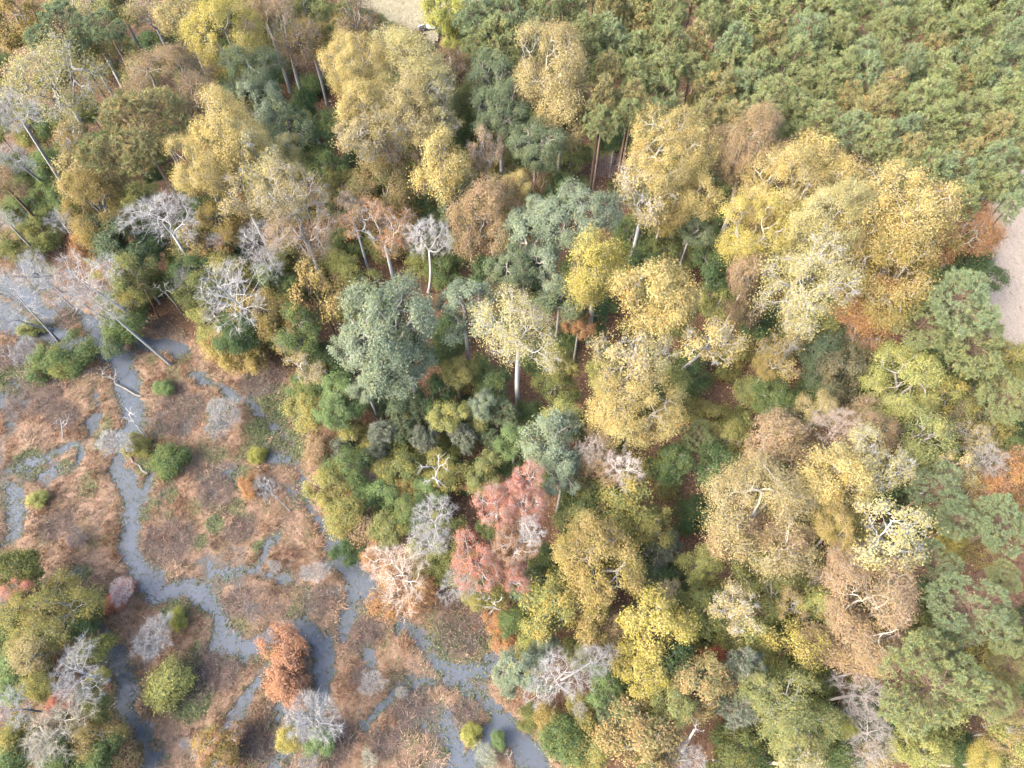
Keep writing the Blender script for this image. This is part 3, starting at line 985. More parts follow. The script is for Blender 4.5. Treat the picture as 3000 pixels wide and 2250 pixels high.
# tan grass lying over in tussocks
x, y, z, mi, ch_ = scatter(52000)
brn, grn = blobs(x, y, BROWN), blobs(x, y, GREENZ)
pr_ = (z > .045) * (1 - .8 * brn) * (1 - .75 * grn)
k = rng.random(len(x)) < pr_
x, y, z = x[k], y[k], z[k]
per = 11
lean = fbm(x * .12, y * .12, 41) * 9.0 + fbm(x * .5, y * .5, 42) * 3.0
n = len(x) * per
P = np.repeat(np.column_stack([x, y, z - .03]), per, 0)
P[:, :2] += rng.normal(size=(n, 2)) * .13
th = np.repeat(lean, per) + rng.normal(size=n) * .7
el = np.clip(rng.normal(.75, .35, n), .1, 1.5)
D = np.column_stack([np.cos(th) * np.cos(el), np.sin(th) * np.cos(el), np.sin(el)])
hgt = np.repeat(.55 + 1.1 * sstep(.45, .75, fbm(x * .7, y * .7, 77)), per)
Vb = blades(P, D, rng.uniform(.3, .85, n) * hgt, .045, rng)
tone = fbm(x * .2, y * .2, 43)
pale = sstep(.4, .68, tone)[:, None]
tc_ = (1 - pale) * np.array([.325, .19, .12]) + pale * np.array([.43, .31, .225])
rst = sstep(.55, .7, fbm(x * .33, y * .33, 47))[:, None]
tc_ = tc_ * (1 - rst) + rst * np.array([.28, .158, .096])
c = np.repeat(tc_, per, 0) * (1 + rng.normal(size=(n, 1)) * .2)
stuff('marsh_grass', Vb, 3, np.clip(c, .02, 1), 'tan and russet marsh grass lying over on the hummocks')
# brown thicket: fine upright stems
x, y, z, mi, ch_ = scatter(60000)
brn = blobs(x, y, BROWN)
k = (rng.random(len(x)) < brn * .95 + .04) & (z > .0)
x, y, z = x[k], y[k], z[k]
per = 9
n = len(x) * per
P = np.repeat(np.column_stack([x, y, z - .03]), per, 0)
P[:, :2] += rng.normal(size=(n, 2)) * .16
P[:, 2] += rng.random(n) * .45
D = unit(rdir(rng, n) * .9 + np.array([0, 0, .55]))
Vb = blades(P, D, rng.uniform(.3, .8, n), .032, rng)
c = np.where(rng.random((n, 1)) < .35, jit((.25, .2, .17), n), jit((.14, .10, .084), n))
stuff('marsh_thicket', Vb, 3, c, 'grey-brown thickets of fine stems between the marsh grass')
# green ground cover and scattered leaves
x, y, z, mi, ch_ = scatter(130000)
grn = blobs(x, y, GREENZ)
edge = np.exp(-((ch_ - .3) / .5) ** 2) * .4
k = (rng.random(len(x)) < np.clip(grn * .95 + edge + .07 + .25 * sstep(.56, .7, fbm(x * .3, y * .3, 21)), 0, 1)) & (z > -.12)
x, y, z = x[k], y[k], z[k]
per = 4
n = len(x) * per
P = np.repeat(np.column_stack([x, y, np.maximum(z, 0) + .06]), per, 0) + rng.normal(size=(n, 3)) * np.array([.14, .14, .1])
P[:, 2] = np.maximum(P[:, 2], .02)
Nn = unit(rdir(rng, n) * .7 + np.array([0, 0, 1.]))
Vq = leaf_quads(P, Nn, .2, .11, rng)
c = np.where(rng.random((n, 1)) < .3, jit((.165, .17, .08), n), jit((.095, .12, .06), n))
stuff('ground_cover', Vq, 4, c, 'green low plants along the banks and in marsh patches')
# floating weed
x, y, z, mi, ch_ = scatter(230000)
wm = sstep(.42, .66, fbm(x * .35, y * .35, 61)) * .5 + np.exp(-(np.clip(-ch_, 0, 9) / .7) ** 2) * .8
k = (z < -.01) & (rng.random(len(x)) < wm * .95)
x, y = x[k], y[k]
n = len(x)
P = np.column_stack([x, y, np.full(n, .008) + rng.random(n) * .012])
Nn = unit(rdir(rng, n) * .12 + np.array([0, 0, 1.]))
Vq = leaf_quads(P, Nn, .26, .13, rng)
c = np.where(rng.random((n, 1)) < .3, jit((.15, .115, .08), n), jit((.095, .115, .075), n))
stuff('floating_weed', Vq, 4, c, 'olive weed floating on the marsh channels')
# stubble on the right-hand field
n = 26000
x = rng.uniform(F2[:, 0].min(), F2[:, 0].max(), n)
y = rng.uniform(F2[:, 1].min(), F2[:, 1].max(), n)
k = in_poly(x, y, F2)
x, y = x[k], y[k]
r = (np.round((x * .985 + y * .17) / 1.1 - .25) + .25) * 1.1
x = (r - y * .17) / .985 + rng.normal(size=len(x)) * .12
n = len(x)
P = np.column_stack([x, y, np.full(n, 1.05)])
Vb = blades(P, unit(rdir(rng, n) * .6 + np.array([0, 0, 1.])), rng.uniform(.15, .4, n), .04, rng)
stuff('stubble', Vb, 3, jit((.26, .21, .15), n), 'cut straw stubble standing in rows on the field')
# dry grass on the meadow
n = 30000
x = rng.uniform(F1[:, 0].min(), F1[:, 0].max(), n)
y = rng.uniform(F1[:, 1].min(), F1[:, 1].max(), n)
k = in_poly(x, y, F1)
x, y = x[k], y[k]
n = len(x)
P = np.column_stack([x, y, np.full(n, 1.04)])
Vb = blades(P, unit(rdir(rng, n) * .9 + np.array([0, 0, .8])), rng.uniform(.2, .6, n), .06, rng)
c = np.where(rng.random((n, 1)) < .3, jit((.18, .18, .075), n), jit((.27, .235, .155), n))
stuff('meadow_grass', Vb, 3, c, 'dry pale grass tufts on the meadow')
# fallen leaves on the forest floor
n = 120000
x = rng.uniform(-70, 95, n)
y = rng.uniform(-8, 135, n)
z, mi, ch_ = terrain(x, y)
k = (mi < 1)
x, y, z = x[k], y[k], z[k]
n = len(x)
P = np.column_stack([x, y, z + .05])
Vq = leaf_quads(P, unit(rdir(rng, n) * .45 + np.array([0, 0, 1.])), .26, .17, rng)
pick = rng.random((n, 1))
c = np.where(pick < .45, jit((.17, .085, .05), n), np.where(pick < .8, jit((.25, .14, .075), n), jit((.36, .26, .12), n)))
stuff('leaf_litter', Vq, 4, c, 'red-brown fallen leaves on the forest floor')

# ================================================================== THE TREES
# (tile, x, y, half width, style, height, leaf colour, label[, {base: foot in the same tile, stretch, short name for neighbours}])
ROWS = [
# ---- top left
(0, 90, 130, 150, 'D', 21, 'gold', 'golden tree filling the top left corner', {'lm': 'the golden corner tree'}),
(0, 410, 190, 175, 'L', 20, 'bluepine', 'blue-green pine right of the golden top left corner tree', {'lm': 'the blue-green corner pine'}),
(0, 690, 180, 115, 'L', 20, 'bluepine', 'smaller blue-green pine, second from the top left corner'),
(0, 800, 380, 105, 'D', 14, 'mixed', 'thin green and gold tree below the two blue-green pines'),
(0, 560, 330, 110, 'D', 15, 'goldolive', 'olive and orange tree under the blue-green corner pine'),
(0, 480, 20, 150, 'S', 19, 'pale', 'pale sparse tree cut by the top edge near left corner'),
(0, 760, 20, 110, 'D', 19, 'lightolive', 'light olive crown on the top edge, left quarter'),
(0, 960, 70, 120, 'S', 19, 'straw', 'straw tree with bare arching branches near the top edge'),
(0, 1190, 120, 140, 'Y', 22, 'straw', 'pale straw tree left of the big bright yellow crown'),
(0, 1470, 270, 215, 'Y', 22, 'bright', 'big bright yellow crown in the upper left part', {'lm': 'the big bright yellow crown'}),
(0, 1460, 60, 130, 'D', 16, 'olive', 'dark olive tree behind the big bright yellow crown'),
(0, 1700, 40, 110, 'F', 18, 'tan', 'russet tan crown on the top edge left of the meadow'),
(0, 1830, 170, 210, 'S', 20, 'tan', 'grey half-bare tree with ivy trunk left of the meadow', {'lm': 'the ivy-trunked half-bare tree', 'bark': GREY}),
(0, 2000, 250, 110, 'D', 15, 'gold', 'gold tree beside the ivy-trunked half-bare tree'),
(0, 1990, 60, 110, 'D', 15, 'lightolive', 'olive green tree on the top edge before the meadow'),
(0, 1600, 540, 180, 'D', 19, 'cedar', 'grey-green round tree below the big bright yellow crown'),
(0, 1650, 690, 170, 'O', 17, 'blueoak', 'silvery oak right of the feathery pinkish tree'),
(0, 1130, 570, 225, 'F', 21, 'pinktan', 'feathery pinkish tan tree with two rising tops', {'lm': 'the feathery pinkish tree'}),
(0, 1130, 370, 75, 'F', 21, 'pinktan', 'slim pinkish spire behind the feathery pinkish tree'),
(0, 950, 480, 80, 'Y', 17, 'pale', 'narrow pale yellow tree left of the feathery pinkish tree'),
(0, 1240, 780, 110, 'F', 14, 'tan', 'small tan crown right of the great round pine'),
(0, 400, 560, 250, 'S', 25, 'pale', 'tall pale yellow tree with fanned white stems at left', {'base': (600, 960), 'stretch': 1.3, 'lm': 'the tall fanned pale yellow tree'}),
(0, 110, 730, 175, 'W', 26, '', 'bare white tree with a long leaning trunk at the left edge', {'base': (470, 1290), 'lm': 'the long-trunked bare tree'}),
(0, 90, 1030, 130, 'W', 22, '', 'thin bare grey tree at the left edge below the long-trunked one', {'base': (315, 1205)}),
(0, 20, 1190, 110, 'S', 22, 'tan', 'half-bare tan tree leaning out at the left edge', {'base': (290, 1475), 'bark': PINEB}),
(0, 900, 860, 300, 'L', 22, 'goldpine', 'great round olive pine with a smooth dome', {'lm': 'the great round pine'}),
(0, 600, 1130, 160, 'D', 16, 'straw', 'pale gold crown below left of the great round pine'),
(0, 640, 1350, 190, 'D', 15, 'gold', 'deep gold crown left of the white leafless tree', {'lm': 'the deep gold crown'}),
(0, 540, 1570, 95, 'D', 9, 'orange', 'small salmon-orange tree under the deep gold crown'),
(0, 790, 1560, 150, 'D', 12, 'cedar', 'soft green tree right of the small salmon-orange one'),
(0, 1060, 1420, 215, 'R', 17, '', 'white leafless tree with crooked twigs in the left wood', {'lm': 'the crooked white leafless tree'}),
(0, 390, 1430, 95, 'T', 15, '', 'short white dead tree left of the deep gold crown', {'base': (560, 1640)}),
(0, 280, 1090, 120, 'B', 6, 'green', 'bright green bush beside the long leaning trunk'),
(0, 330, 1290, 125, 'B', 6, 'green', 'green bush left of the deep gold crown'),
(0, 220, 1540, 140, 'B', 6, 'olive', 'green and yellow bush above the flooded left edge'),
(0, 60, 1270, 110, 'B', 7, 'lightolive', 'tan-green bush at the left edge under the leaning trunks'),
(0, 50, 480, 110, 'D', 10, 'green', 'green understory tree at the left edge below the corner'),
(0, 220, 820, 120, 'D', 9, 'goldolive', 'olive understory tree behind the long-trunked bare tree'),
(0, 450, 870, 100, 'S', 12, 'gold', 'small gold tree under the tall fanned pale yellow tree'),
(0, 1490, 880, 230, 'Y', 25, 'yellow', 'large yellow tree right of the great round pine', {'lm': 'the large left yellow tree', 'stretch': 1.15}),
(0, 1290, 1060, 190, 'Y', 22, 'yellow', 'yellow crown right below the great round pine'),
(0, 1640, 1010, 160, 'S', 23, 'pale', 'open yellow crown with pale limbs right of the large left yellow tree'),
(0, 1850, 960, 85, 'Y', 19, 'pale', 'slim yellow top standing before a dark oak'),
(0, 1860, 1230, 205, 'S', 21, 'straw', 'half-bare straw tree with white forking limbs', {'lm': 'the forking straw tree'}),
(0, 1560, 1250, 150, 'S', 19, 'straw', 'thin straw crown left of the forking straw tree'),
(0, 1960, 1470, 190, 'S', 17, 'pinktan', 'half-bare peach tree below the forking straw tree'),
(0, 1700, 1560, 150, 'R', 14, '', 'grey-white bare crown below the forking straw tree'),
(0, 1420, 1560, 75, 'R', 10, '', 'small grey bare tree right of the crooked white leafless one'),
(0, 1270, 1570, 120, 'D', 10, 'mixed', 'small green-gold tree below the crooked white leafless tree'),
(0, 1490, 1560, 70, 'D', 10, 'orange', 'small orange tree between two grey bare crowns'),
(0, 1290, 1370, 110, 'D', 10, 'dark', 'dark green tree right of the crooked white leafless tree'),
(0, 2020, 960, 130, 'D', 11, 'green', 'dark green tree in the gap between two yellow groups'),
(0, 1850, 800, 160, 'O', 15, 'oak', 'dark oak behind the slim yellow top'),
(0, 2150, 1080, 90, 'D', 11, 'green', 'green tree below the long pale limbs of the yellow group'),
(0, 1420, 1430, 110, 'D', 13, 'gold', 'gold crown below the large left yellow tree'),
# ---- top middle
(1, 80, 90, 130, 'S', 19, 'brown', 'brownish half-bare tree left of the meadow opening', {'bark': GREY, 'lm': 'the meadow-side brown tree'}),
(1, 670, 90, 105, 'D', 19, 'lime', 'bright lime-yellow tree right of the meadow', {'lm': 'the lime-yellow tree', 'stretch': 1.4}),
(1, 730, 260, 60, 'D', 13, 'lime', 'low lime-yellow tree under the tall lime-yellow one'),
(1, 340, 330, 150, 'D', 12, 'brown', 'brown tree in front of the meadow'),
(1, 180, 250, 110, 'D', 14, 'brown', 'small russet tree left of the brown tree by the meadow'),
(1, 530, 350, 125, 'D', 11, 'brown', 'brown crown below the heap on the meadow'),
(1, 710, 460, 120, 'D', 15, 'brown', 'dusty brown tree left of the dark oaks'),
(1, 90, 420, 190, 'Y', 24, 'yellow', 'yellow crown at the left of the upper yellow group', {'lm': 'the upper yellow group'}),
(1, 440, 480, 240, 'Y', 23, 'pale', 'broad pale yellow crown of the upper yellow group', {'stretch': .85}),
(1, 590, 560, 130, 'S', 22, 'pale', 'airy pale yellow crown on the right of the upper yellow group'),
(1, 140, 690, 150, 'Y', 23, 'yellow', 'yellow crown low in the upper yellow group'),
(1, 450, 720, 210, 'Y', 22, 'straw', 'straw crown in the middle of the upper yellow group'),
(1, 660, 790, 110, 'S', 19, 'pale', 'small airy yellow crown below right of the upper yellow group'),
(1, 250, 860, 190, 'S', 21, 'straw', 'half-bare tree with stout white limbs under the yellow group', {'base': (150, 1090), 'lm': 'the stout-limbed half-bare tree'}),
(1, 100, 880, 130, 'S', 21, 'straw', 'bare-limbed straw tree left of the stout-limbed one', {'base': (180, 1090)}),
(1, 380, 960, 120, 'S', 16, 'tan', 'tan leafy tree below the stout-limbed half-bare tree'),
(1, 880, 110, 130, 'P', 20, 'bluepine', 'blue-green pine right of the lime-yellow tree'),
(1, 1090, 90, 120, 'P', 20, 'bluepine', 'second blue-green pine right of the lime-yellow tree'),
(1, 1000, 260, 150, 'P', 19, 'pine', 'pine in front of the two blue-green pines'),
(1, 1230, 210, 120, 'P', 19, 'bluepine', 'pine left of the small peach crown'),
(1, 880, 340, 120, 'P', 17, 'pine', 'low pine behind the upper dark oak'),
(1, 1130, 380, 60, 'P', 15, 'pine', 'small pine behind the big pale gold tree'),
(1, 1450, 230, 68, 'Y', 20, 'straw', 'small peach crown topping the pale gold tree', {'lm': 'the small peach crown'}),
(1, 1340, 420, 245, 'Y', 24, 'straw', 'big pale gold tree at the edge of the pines', {'lm': 'the big pale gold tree'}),
(1, 1460, 640, 170, 'Y', 20, 'straw', 'lower pale gold crown joined below the big pale gold tree'),
(1, 1430, 830, 110, 'Y', 16, 'straw', 'small gold crown above the red-brown clearing'),
(1, 1000, 520, 190, 'O', 18, 'oak', 'upper dark oak left of the big pale gold tree', {'lm': 'the upper dark oak'}),
(1, 1030, 720, 185, 'O', 18, 'oak', 'middle dark oak below the upper dark oak'),
(1, 1260, 930, 175, 'O', 17, 'oak', 'lower right dark oak above the clearing', {'lm': 'the clearing oak'}),
(1, 960, 840, 90, 'O', 12, 'oak', 'small oak between the middle and lower dark oaks'),
(1, 770, 680, 110, 'D', 14, 'lightolive', 'olive tree left of the middle dark oak'),
(1, 640, 1080, 180, 'Y', 20, 'yellow', 'yellow tree with drooping skirt and dark trunk', {'lm': 'the drooping yellow tree', 'stretch': 1.2}),
(1, 820, 1100, 90, 'S', 15, 'gold', 'thin gold tree right of the drooping yellow tree'),
(1, 930, 960, 115, 'S', 18, 'pinktan', 'slender peach tree with tiered branches', {'lm': 'the slender peach tree', 'stretch': 1.3}),
(1, 270, 1240, 205, 'D', 14, 'mixed', 'yellow-green tree left of the drooping yellow tree'),
(1, 430, 1350, 120, 'D', 10, 'green', 'green tree under the yellow-green tree'),
(1, 790, 1280, 150, 'O', 14, 'oak', 'grey-green oak behind the cinnamon crown'),
(1, 960, 1410, 225, 'D', 17, 'tan', 'cinnamon brown crown right of the grey bare tree', {'lm': 'the cinnamon crown'}),
(1, 1150, 1210, 95, 'Y', 15, 'yellow', 'small bright yellow tree below the clearing oak'),
(1, 1290, 1180, 75, 'S', 10, 'rust', 'rusty little tree right of the small bright yellow one'),
(1, 1400, 1200, 80, 'J', 4.5, 'cedar', 'blue-grey cedar bush at the clearing', {'lm': 'the clearing cedar'}),
(1, 1560, 1400, 230, 'O', 20, 'blueoak', 'large silver-green oak below the clearing', {'lm': 'the large silver-green oak'}),
(1, 1250, 1350, 110, 'O', 16, 'blueoak', 'small silver-green oak left of the large one'),
(1, 1200, 1570, 190, 'O', 17, 'blueoak', 'silver-green oak below left of the large one'),
(1, 1240, 1470, 75, 'D', 14, 'yellowgreen', 'yellow-green tree among the silver-green oaks'),
(1, 570, 1550, 165, 'W', 16, '', 'grey-white bare tree fanning up in mid picture', {'base': (560, 1900), 'lm': 'the fanned grey bare tree'}),
(1, 250, 1450, 190, 'S', 17, 'orange', 'orange-leaved tree with white branches left of the fanned bare tree'),
(1, 60, 1350, 110, 'S', 16, 'pinktan', 'small peach tree left of the yellow-green tree'),
(1, 2080, 1010, 210, 'Y', 25, 'yellow', 'tall yellow tree right of the clearing', {'lm': 'the tall clearing yellow tree', 'stretch': 1.2}),
(1, 1980, 1230, 190, 'S', 21, 'straw', 'pale twiggy lower crown of the clearing yellow trees'),
(1, 2090, 1380, 120, 'Y', 17, 'gold', 'gold lower crown right of the twiggy clearing tree'),
(1, 1730, 1090, 110, 'H', 3.2, '', 'grey leafless thicket shrub in the red-brown clearing', {'bark': (150, 130, 125)}),
(1, 1680, 960, 90, 'B', 4, 'yellowgreen', 'yellow-green bush at the top of the clearing'),
(1, 1850, 800, 80, 'B', 4, 'goldolive', 'golden olive bush under the pines by the clearing'),
(1, 1390, 1060, 70, 'B', 5, 'gold', 'gold bush under the clearing oak'),
(1, 1570, 1190, 45, 'B', 1.6, 'yellowgreen', 'tiny bright bush on the clearing floor'),
(1, 1900, 1530, 110, 'D', 10, 'green', 'dark green tree right of the large silver-green oak'),
(1, 2110, 1540, 120, 'D', 11, 'olive', 'olive tree under the gold lower crown'),
# ---- top right, broadleaf edge of the pine stand
(2, 420, 980, 220, 'Y', 23, 'tan', 'peach and yellow tree along the pine edge', {'lm': 'the peach pine-edge tree'}),
(2, 60, 960, 150, 'Y', 23, 'yellow', 'yellow crown between the clearing and the peach tree'),
(2, 110, 1260, 130, 'Y', 19, 'yellow', 'lower yellow crown left of the dark gap'),
(2, 830, 1080, 190, 'Y', 23, 'yellow', 'yellow crown pushing up between peach and grey-olive trees'),
(2, 1030, 1120, 100, 'Y', 22, 'yellow', 'small yellow crown before the grey-olive tree'),
(2, 650, 1220, 230, 'Y', 24, 'yellow', 'wide yellow crown at the left of the great golden tree'),
(2, 480, 1460, 220, 'Y', 22, 'bright', 'deep yellow crown above the dark gap', {'lm': 'the deep yellow crown'}),
(2, 1300, 1390, 320, 'Y', 26, 'yellow', 'great golden tree, widest crown at right', {'lm': 'the great golden tree'}),
(2, 960, 1450, 240, 'Y', 25, 'pale', 'pale yellow crown joined left to the great golden tree'),
(2, 1560, 1560, 170, 'Y', 23, 'gold', 'amber crown at the right side of the great golden tree'),
(2, 1150, 1080, 140, 'D', 16, 'greyolive', 'grey-olive dark tree between pines and gold', {'lm': 'the grey-olive tree'}),
(2, 900, 920, 110, 'D', 15, 'brown', 'brownish tree at the foot of the pine stand'),
(2, 1660, 1290, 100, 'D', 19, 'tan', 'small tan crown behind the great golden tree'),
(2, 1870, 1500, 165, 'F', 17, 'orange', 'tan-orange tree beside the stubble field', {'lm': 'the field-side tan-orange tree'}),
(2, 150, 1130, 75, 'D', 11, 'dark', 'dark green tree between two yellow crowns'),
(2, 60, 1490, 110, 'O', 14, 'oak', 'grey-green oak left of the dark gap'),
# ---- middle right
(12, 830, 170, 280, 'S', 25, 'pale', 'half-bare tree with thick leaning trunk and white limbs', {'base': (620, 420), 'lm': 'the thick-trunked half-bare tree'}),
(12, 1320, 70, 290, 'Y', 24, 'gold', 'broad amber lower crown of the great golden tree'),
(12, 1240, 310, 190, 'Y', 18, 'orange', 'orange-brown tree under the great golden tree', {'lm': 'the orange-brown tree'}),
(12, 1160, 480, 120, 'S', 13, 'orange', 'thin orange-brown tree at the shadow edge'),
(12, 430, 130, 120, 'F', 17, 'tan', 'feathery tan tree left of the leaning trunk', {'stretch': 1.2}),
(12, 390, 330, 110, 'F', 13, 'brown', 'feathery brown tree below the feathery tan one'),
(12, 200, 60, 120, 'D', 11, 'dark', 'dark green tree beside the red-brown gap'),
(12, 640, 640, 150, 'S', 15, 'gold', 'small amber tree with ragged branches', {'lm': 'the ragged amber tree'}),
(12, 560, 700, 90, 'Y', 12, 'gold', 'dense amber bush-tree left of the ragged amber tree'),
(12, 770, 490, 90, 'S', 13, 'straw', 'thin straw tree right of the ragged amber tree'),
(12, 1790, 300, 205, 'L', 22, 'bluepine', 'large grey-green pine beside the stubble field', {'lm': 'the field-side large pine', 'base': (1440, 700)}),
(12, 1560, 440, 160, 'L', 18, 'pine', 'dull pine left of the field-side large pine'),
(12, 1880, 590, 190, 'L', 17, 'pine', 'flat-topped pine below the field-side large pine'),
(12, 2110, 680, 130, 'D', 13, 'goldolive', 'olive-orange tree at the right edge below the field'),
(12, 930, 640, 190, 'D', 11, 'cedar', 'round bluish green tree under the orange-brown tree', {'lm': 'the round bluish tree'}),
(12, 1440, 830, 215, 'D', 14, 'yellowgreen', 'round yellow-green tree with a bare twig patch', {'lm': 'the round yellow-green tree'}),
(12, 1050, 780, 150, 'D', 12, 'greyolive', 'olive-tan tree left of the round yellow-green tree'),
(12, 640, 960, 105, 'B', 7, 'green', 'dark green bush below the ragged amber tree'),
(12, 470, 880, 90, 'B', 6, 'lightolive', 'light olive bush in the brown hollow'),
(12, 900, 1000, 110, 'F', 13, 'straw', 'straw twiggy crown left of the grey-pink bare tree'),
(12, 1000, 1100, 150, 'R', 14, '', 'grey-pink bare tree left of two joined bare crowns', {'bark': (196, 178, 164)}),
(12, 1190, 1110, 160, 'F', 13, 'tan', 'greyish tan fine-twigged crown right of the grey-pink bare tree'),
(12, 1190, 1040, 110, 'D', 11, 'yellowgreen', 'yellow-green crown behind the greyish tan one'),
(12, 1570, 1190, 160, 'D', 14, 'lightolive', 'yellowish olive tree below the round yellow-green tree'),
(12, 1780, 820, 130, 'D', 11, 'olive', 'dark olive tree right of the round yellow-green tree'),
(12, 1850, 960, 130, 'D', 11, 'greyolive', 'dull olive tree below the flat-topped pine'),
(12, 2090, 930, 160, 'L', 15, 'pine', 'olive pine at the right edge of mid picture'),
(12, 2140, 1140, 80, 'B', 6, 'dark', 'dark green bush at the right edge'),
(12, 2175, 1270, 70, 'D', 10, 'green', 'fresh green small tree at the right edge'),
(12, 1900, 1170, 110, 'S', 12, 'straw', 'thin yellow and brown tree near the right edge'),
(12, 1790, 1370, 120, 'S', 14, 'yellow', 'loose yellow tree left of a grey brush of twigs'),
(12, 1970, 1330, 130, 'W', 14, '', 'grey brush-like bare tree near the right edge', {'bark': GREY, 'base': (1770, 1510)}),
(12, 2090, 1470, 175, 'Y', 14, 'orange', 'amber-orange tree at the right edge', {'lm': 'the right-edge amber tree'}),
(12, 1920, 1540, 100, 'S', 12, 'gold', 'thin amber tree left of the right-edge amber tree'),
(12, 100, 1170, 110, 'L', 10, 'pine', 'small light pine above the big tan-gold tree'),
(12, 280, 1190, 120, 'D', 10, 'goldolive', 'olive-gold tree right of the small light pine'),
(12, 560, 1220, 190, 'F', 15, 'tan', 'tan crown behind the big tan-gold tree'),
(12, 800, 1270, 120, 'F', 12, 'brown', 'grey-brown twiggy tree right of the big tan-gold tree'),
(12, 640, 1100, 100, 'D', 11, 'greyolive', 'grey-olive tree above the tan crown'),
(12, 1020, 1440, 180, 'Y', 19, 'yellow', 'yellow tree left of the white-limbed tree', {'lm': 'the yellow tree by the white limbs'}),
(12, 1150, 1250, 160, 'S', 18, 'pale', 'pale open tree above the yellow tree by white limbs'),
(12, 1330, 1400, 150, 'S', 18, 'pale', 'white-limbed open tree with few pale leaves'),
(12, 1640, 1500, 165, 'L', 15, 'bluepine', 'green pine right of the white limbs'),
(12, 200, 560, 170, 'S', 22, 'yellow', 'yellow tree with curved white limbs right of centre', {'base': (-60, 780), 'lm': 'the curved-limb yellow tree'}),
# ---- centre
(11, 2010, 260, 220, 'Y', 25, 'yellow', 'tall yellow tree in mid picture with dense top', {'lm': 'the tall central yellow tree'}),
(11, 2150, 330, 150, 'Y', 23, 'yellow', 'yellow crown right of the tall central yellow tree'),
(11, 1850, 650, 200, 'S', 20, 'straw', 'airy straw tree with spreading pale limbs', {'base': (1940, 860)}),
(11, 2060, 640, 130, 'S', 19, 'pale', 'airy yellow tree with a forked pale trunk'),
(11, 1900, 960, 250, 'Y', 19, 'yellow', 'low broad yellow tree below the airy straw tree', {'lm': 'the low broad yellow tree'}),
(11, 1150, 470, 250, 'S', 25, 'pale', 'isolated yellow tree on a straight pale trunk', {'base': (1148, 1010), 'lm': 'the isolated yellow tree'}),
(11, 1640, 110, 190, 'Y', 24, 'bright', 'slender bright yellow tree on twin pale trunks', {'base': (1600, 570), 'lm': 'the slender bright yellow tree', 'stretch': 1.2}),
(11, 1540, 450, 78, 'D', 11, 'orange', 'orange-gold bush-tree beside the twin pale trunks'),
(11, 310, 470, 320, 'O', 21, 'blueoak', 'huge silver-green oak left of centre', {'lm': 'the huge silver-green oak'}),
(11, 90, 560, 160, 'O', 17, 'blueoak', 'silver-green oak at the left flank of the huge one'),
(11, 790, 360, 180, 'O', 18, 'blueoak', 'silver-green oak at the right flank of the huge one'),
(11, 430, 680, 190, 'O', 17, 'blueoak', 'silver-green lower crown below the huge oak'),
(11, 150, 840, 90, 'O', 13, 'blueoak', 'small silver-green oak crown hanging lowest on the left'),
(11, 1100, 60, 140, 'O', 16, 'oak', 'grey-green oak above the isolated yellow tree'),
(11, 1310, 60, 140, 'O', 16, 'blueoak', 'grey-green oak left of the slender bright yellow tree'),
(11, 1420, 250, 150, 'O', 14, 'oak', 'dull oak below the slender bright yellow crown'),
(11, 1090, 220, 110, 'D', 14, 'greyolive', 'olive-grey tree behind the isolated yellow tree'),
(11, 760, 740, 95, 'D', 11, 'goldolive', 'gold-olive tree left of the straight pale trunk'),
(11, 1410, 680, 105, 'D', 11, 'goldolive', 'gold-olive tree right of the isolated yellow tree'),
(11, 1390, 870, 115, 'D', 9, 'olive', 'rounded olive tree right of the straight pale trunk'),
(11, 510, 1010, 95, 'J', 8, 'cedar', 'green cedar below the huge silver-green oak', {'lm': 'the upper cedar'}),
(11, 390, 1110, 85, 'J', 8, 'cedar', 'cedar left below the upper cedar'),
(11, 260, 1140, 85, 'J', 8, 'greycedar', 'grey-tipped cedar, leftmost of the cedar clump'),
(11, 630, 1060, 80, 'J', 8, 'greycedar', 'grey-tipped cedar right of the upper cedar'),
(11, 530, 1180, 85, 'J', 8, 'greycedar', 'grey-green cedar in the middle of the clump'),
(11, 250, 980, 65, 'J', 6, 'cedar', 'small dark cedar at the top left of the clump'),
(11, 780, 1170, 90, 'J', 8, 'greycedar', 'grey cedar with straw leaves on its top'),
(11, 1050, 1010, 95, 'J', 9, 'cedar', 'dark cedar at the foot of the straight pale trunk'),
(11, 980, 1200, 85, 'J', 7, 'cedar', 'cedar left of the central oak'),
(11, 230, 1280, 85, 'J', 6, 'greycedar', 'grey cedar low in the clump on the left'),
(11, 20, 1260, 90, 'J', 6, 'greycedar', 'grey cedar at the marsh edge'),
(11, 400, 1380, 75, 'J', 6, 'greycedar', 'grey cedar left of the white snag'),
(11, 160, 1390, 75, 'H', 4, '', 'grey leafless shrub at the lower end of the cedars', {'bark': (188, 180, 178)}),
(11, 710, 1030, 100, 'D', 10, 'yellowgreen', 'yellow-green tree between cedars and pale trunk'),
(11, 940, 960, 90, 'O', 10, 'blueoak', 'small silvery tree on a leaning thin trunk'),
(11, 900, 1020, 90, 'D', 8, 'lightolive', 'light olive tree below the small silvery tree'),
(11, 1340, 1170, 190, 'O', 15, 'blueoak', 'central oak below the isolated yellow tree', {'lm': 'the central oak'}),
(11, 1440, 1410, 130, 'O', 14, 'blueoak', 'lower crown below the central oak'),
(11, 1120, 1210, 95, 'D', 11, 'freshgreen', 'fresh green tree at the left side of the central oak'),
(11, 1220, 1010, 70, 'B', 5, 'green', 'green bush behind the central oak'),
(11, 80, 1180, 120, 'B', 6, 'goldolive', 'golden olive bush at the marsh edge above the cedars'),
(11, 290, 1390, 75, 'B', 5, 'goldolive', 'gold bush between two grey cedars'),
(11, 430, 1520, 80, 'B', 5, 'gold', 'gold bush left of the white snag foot'),
(11, 250, 1540, 115, 'B', 5, 'freshgreen', 'vivid green round bush near the marsh edge', {'lm': 'the vivid green bush'}),
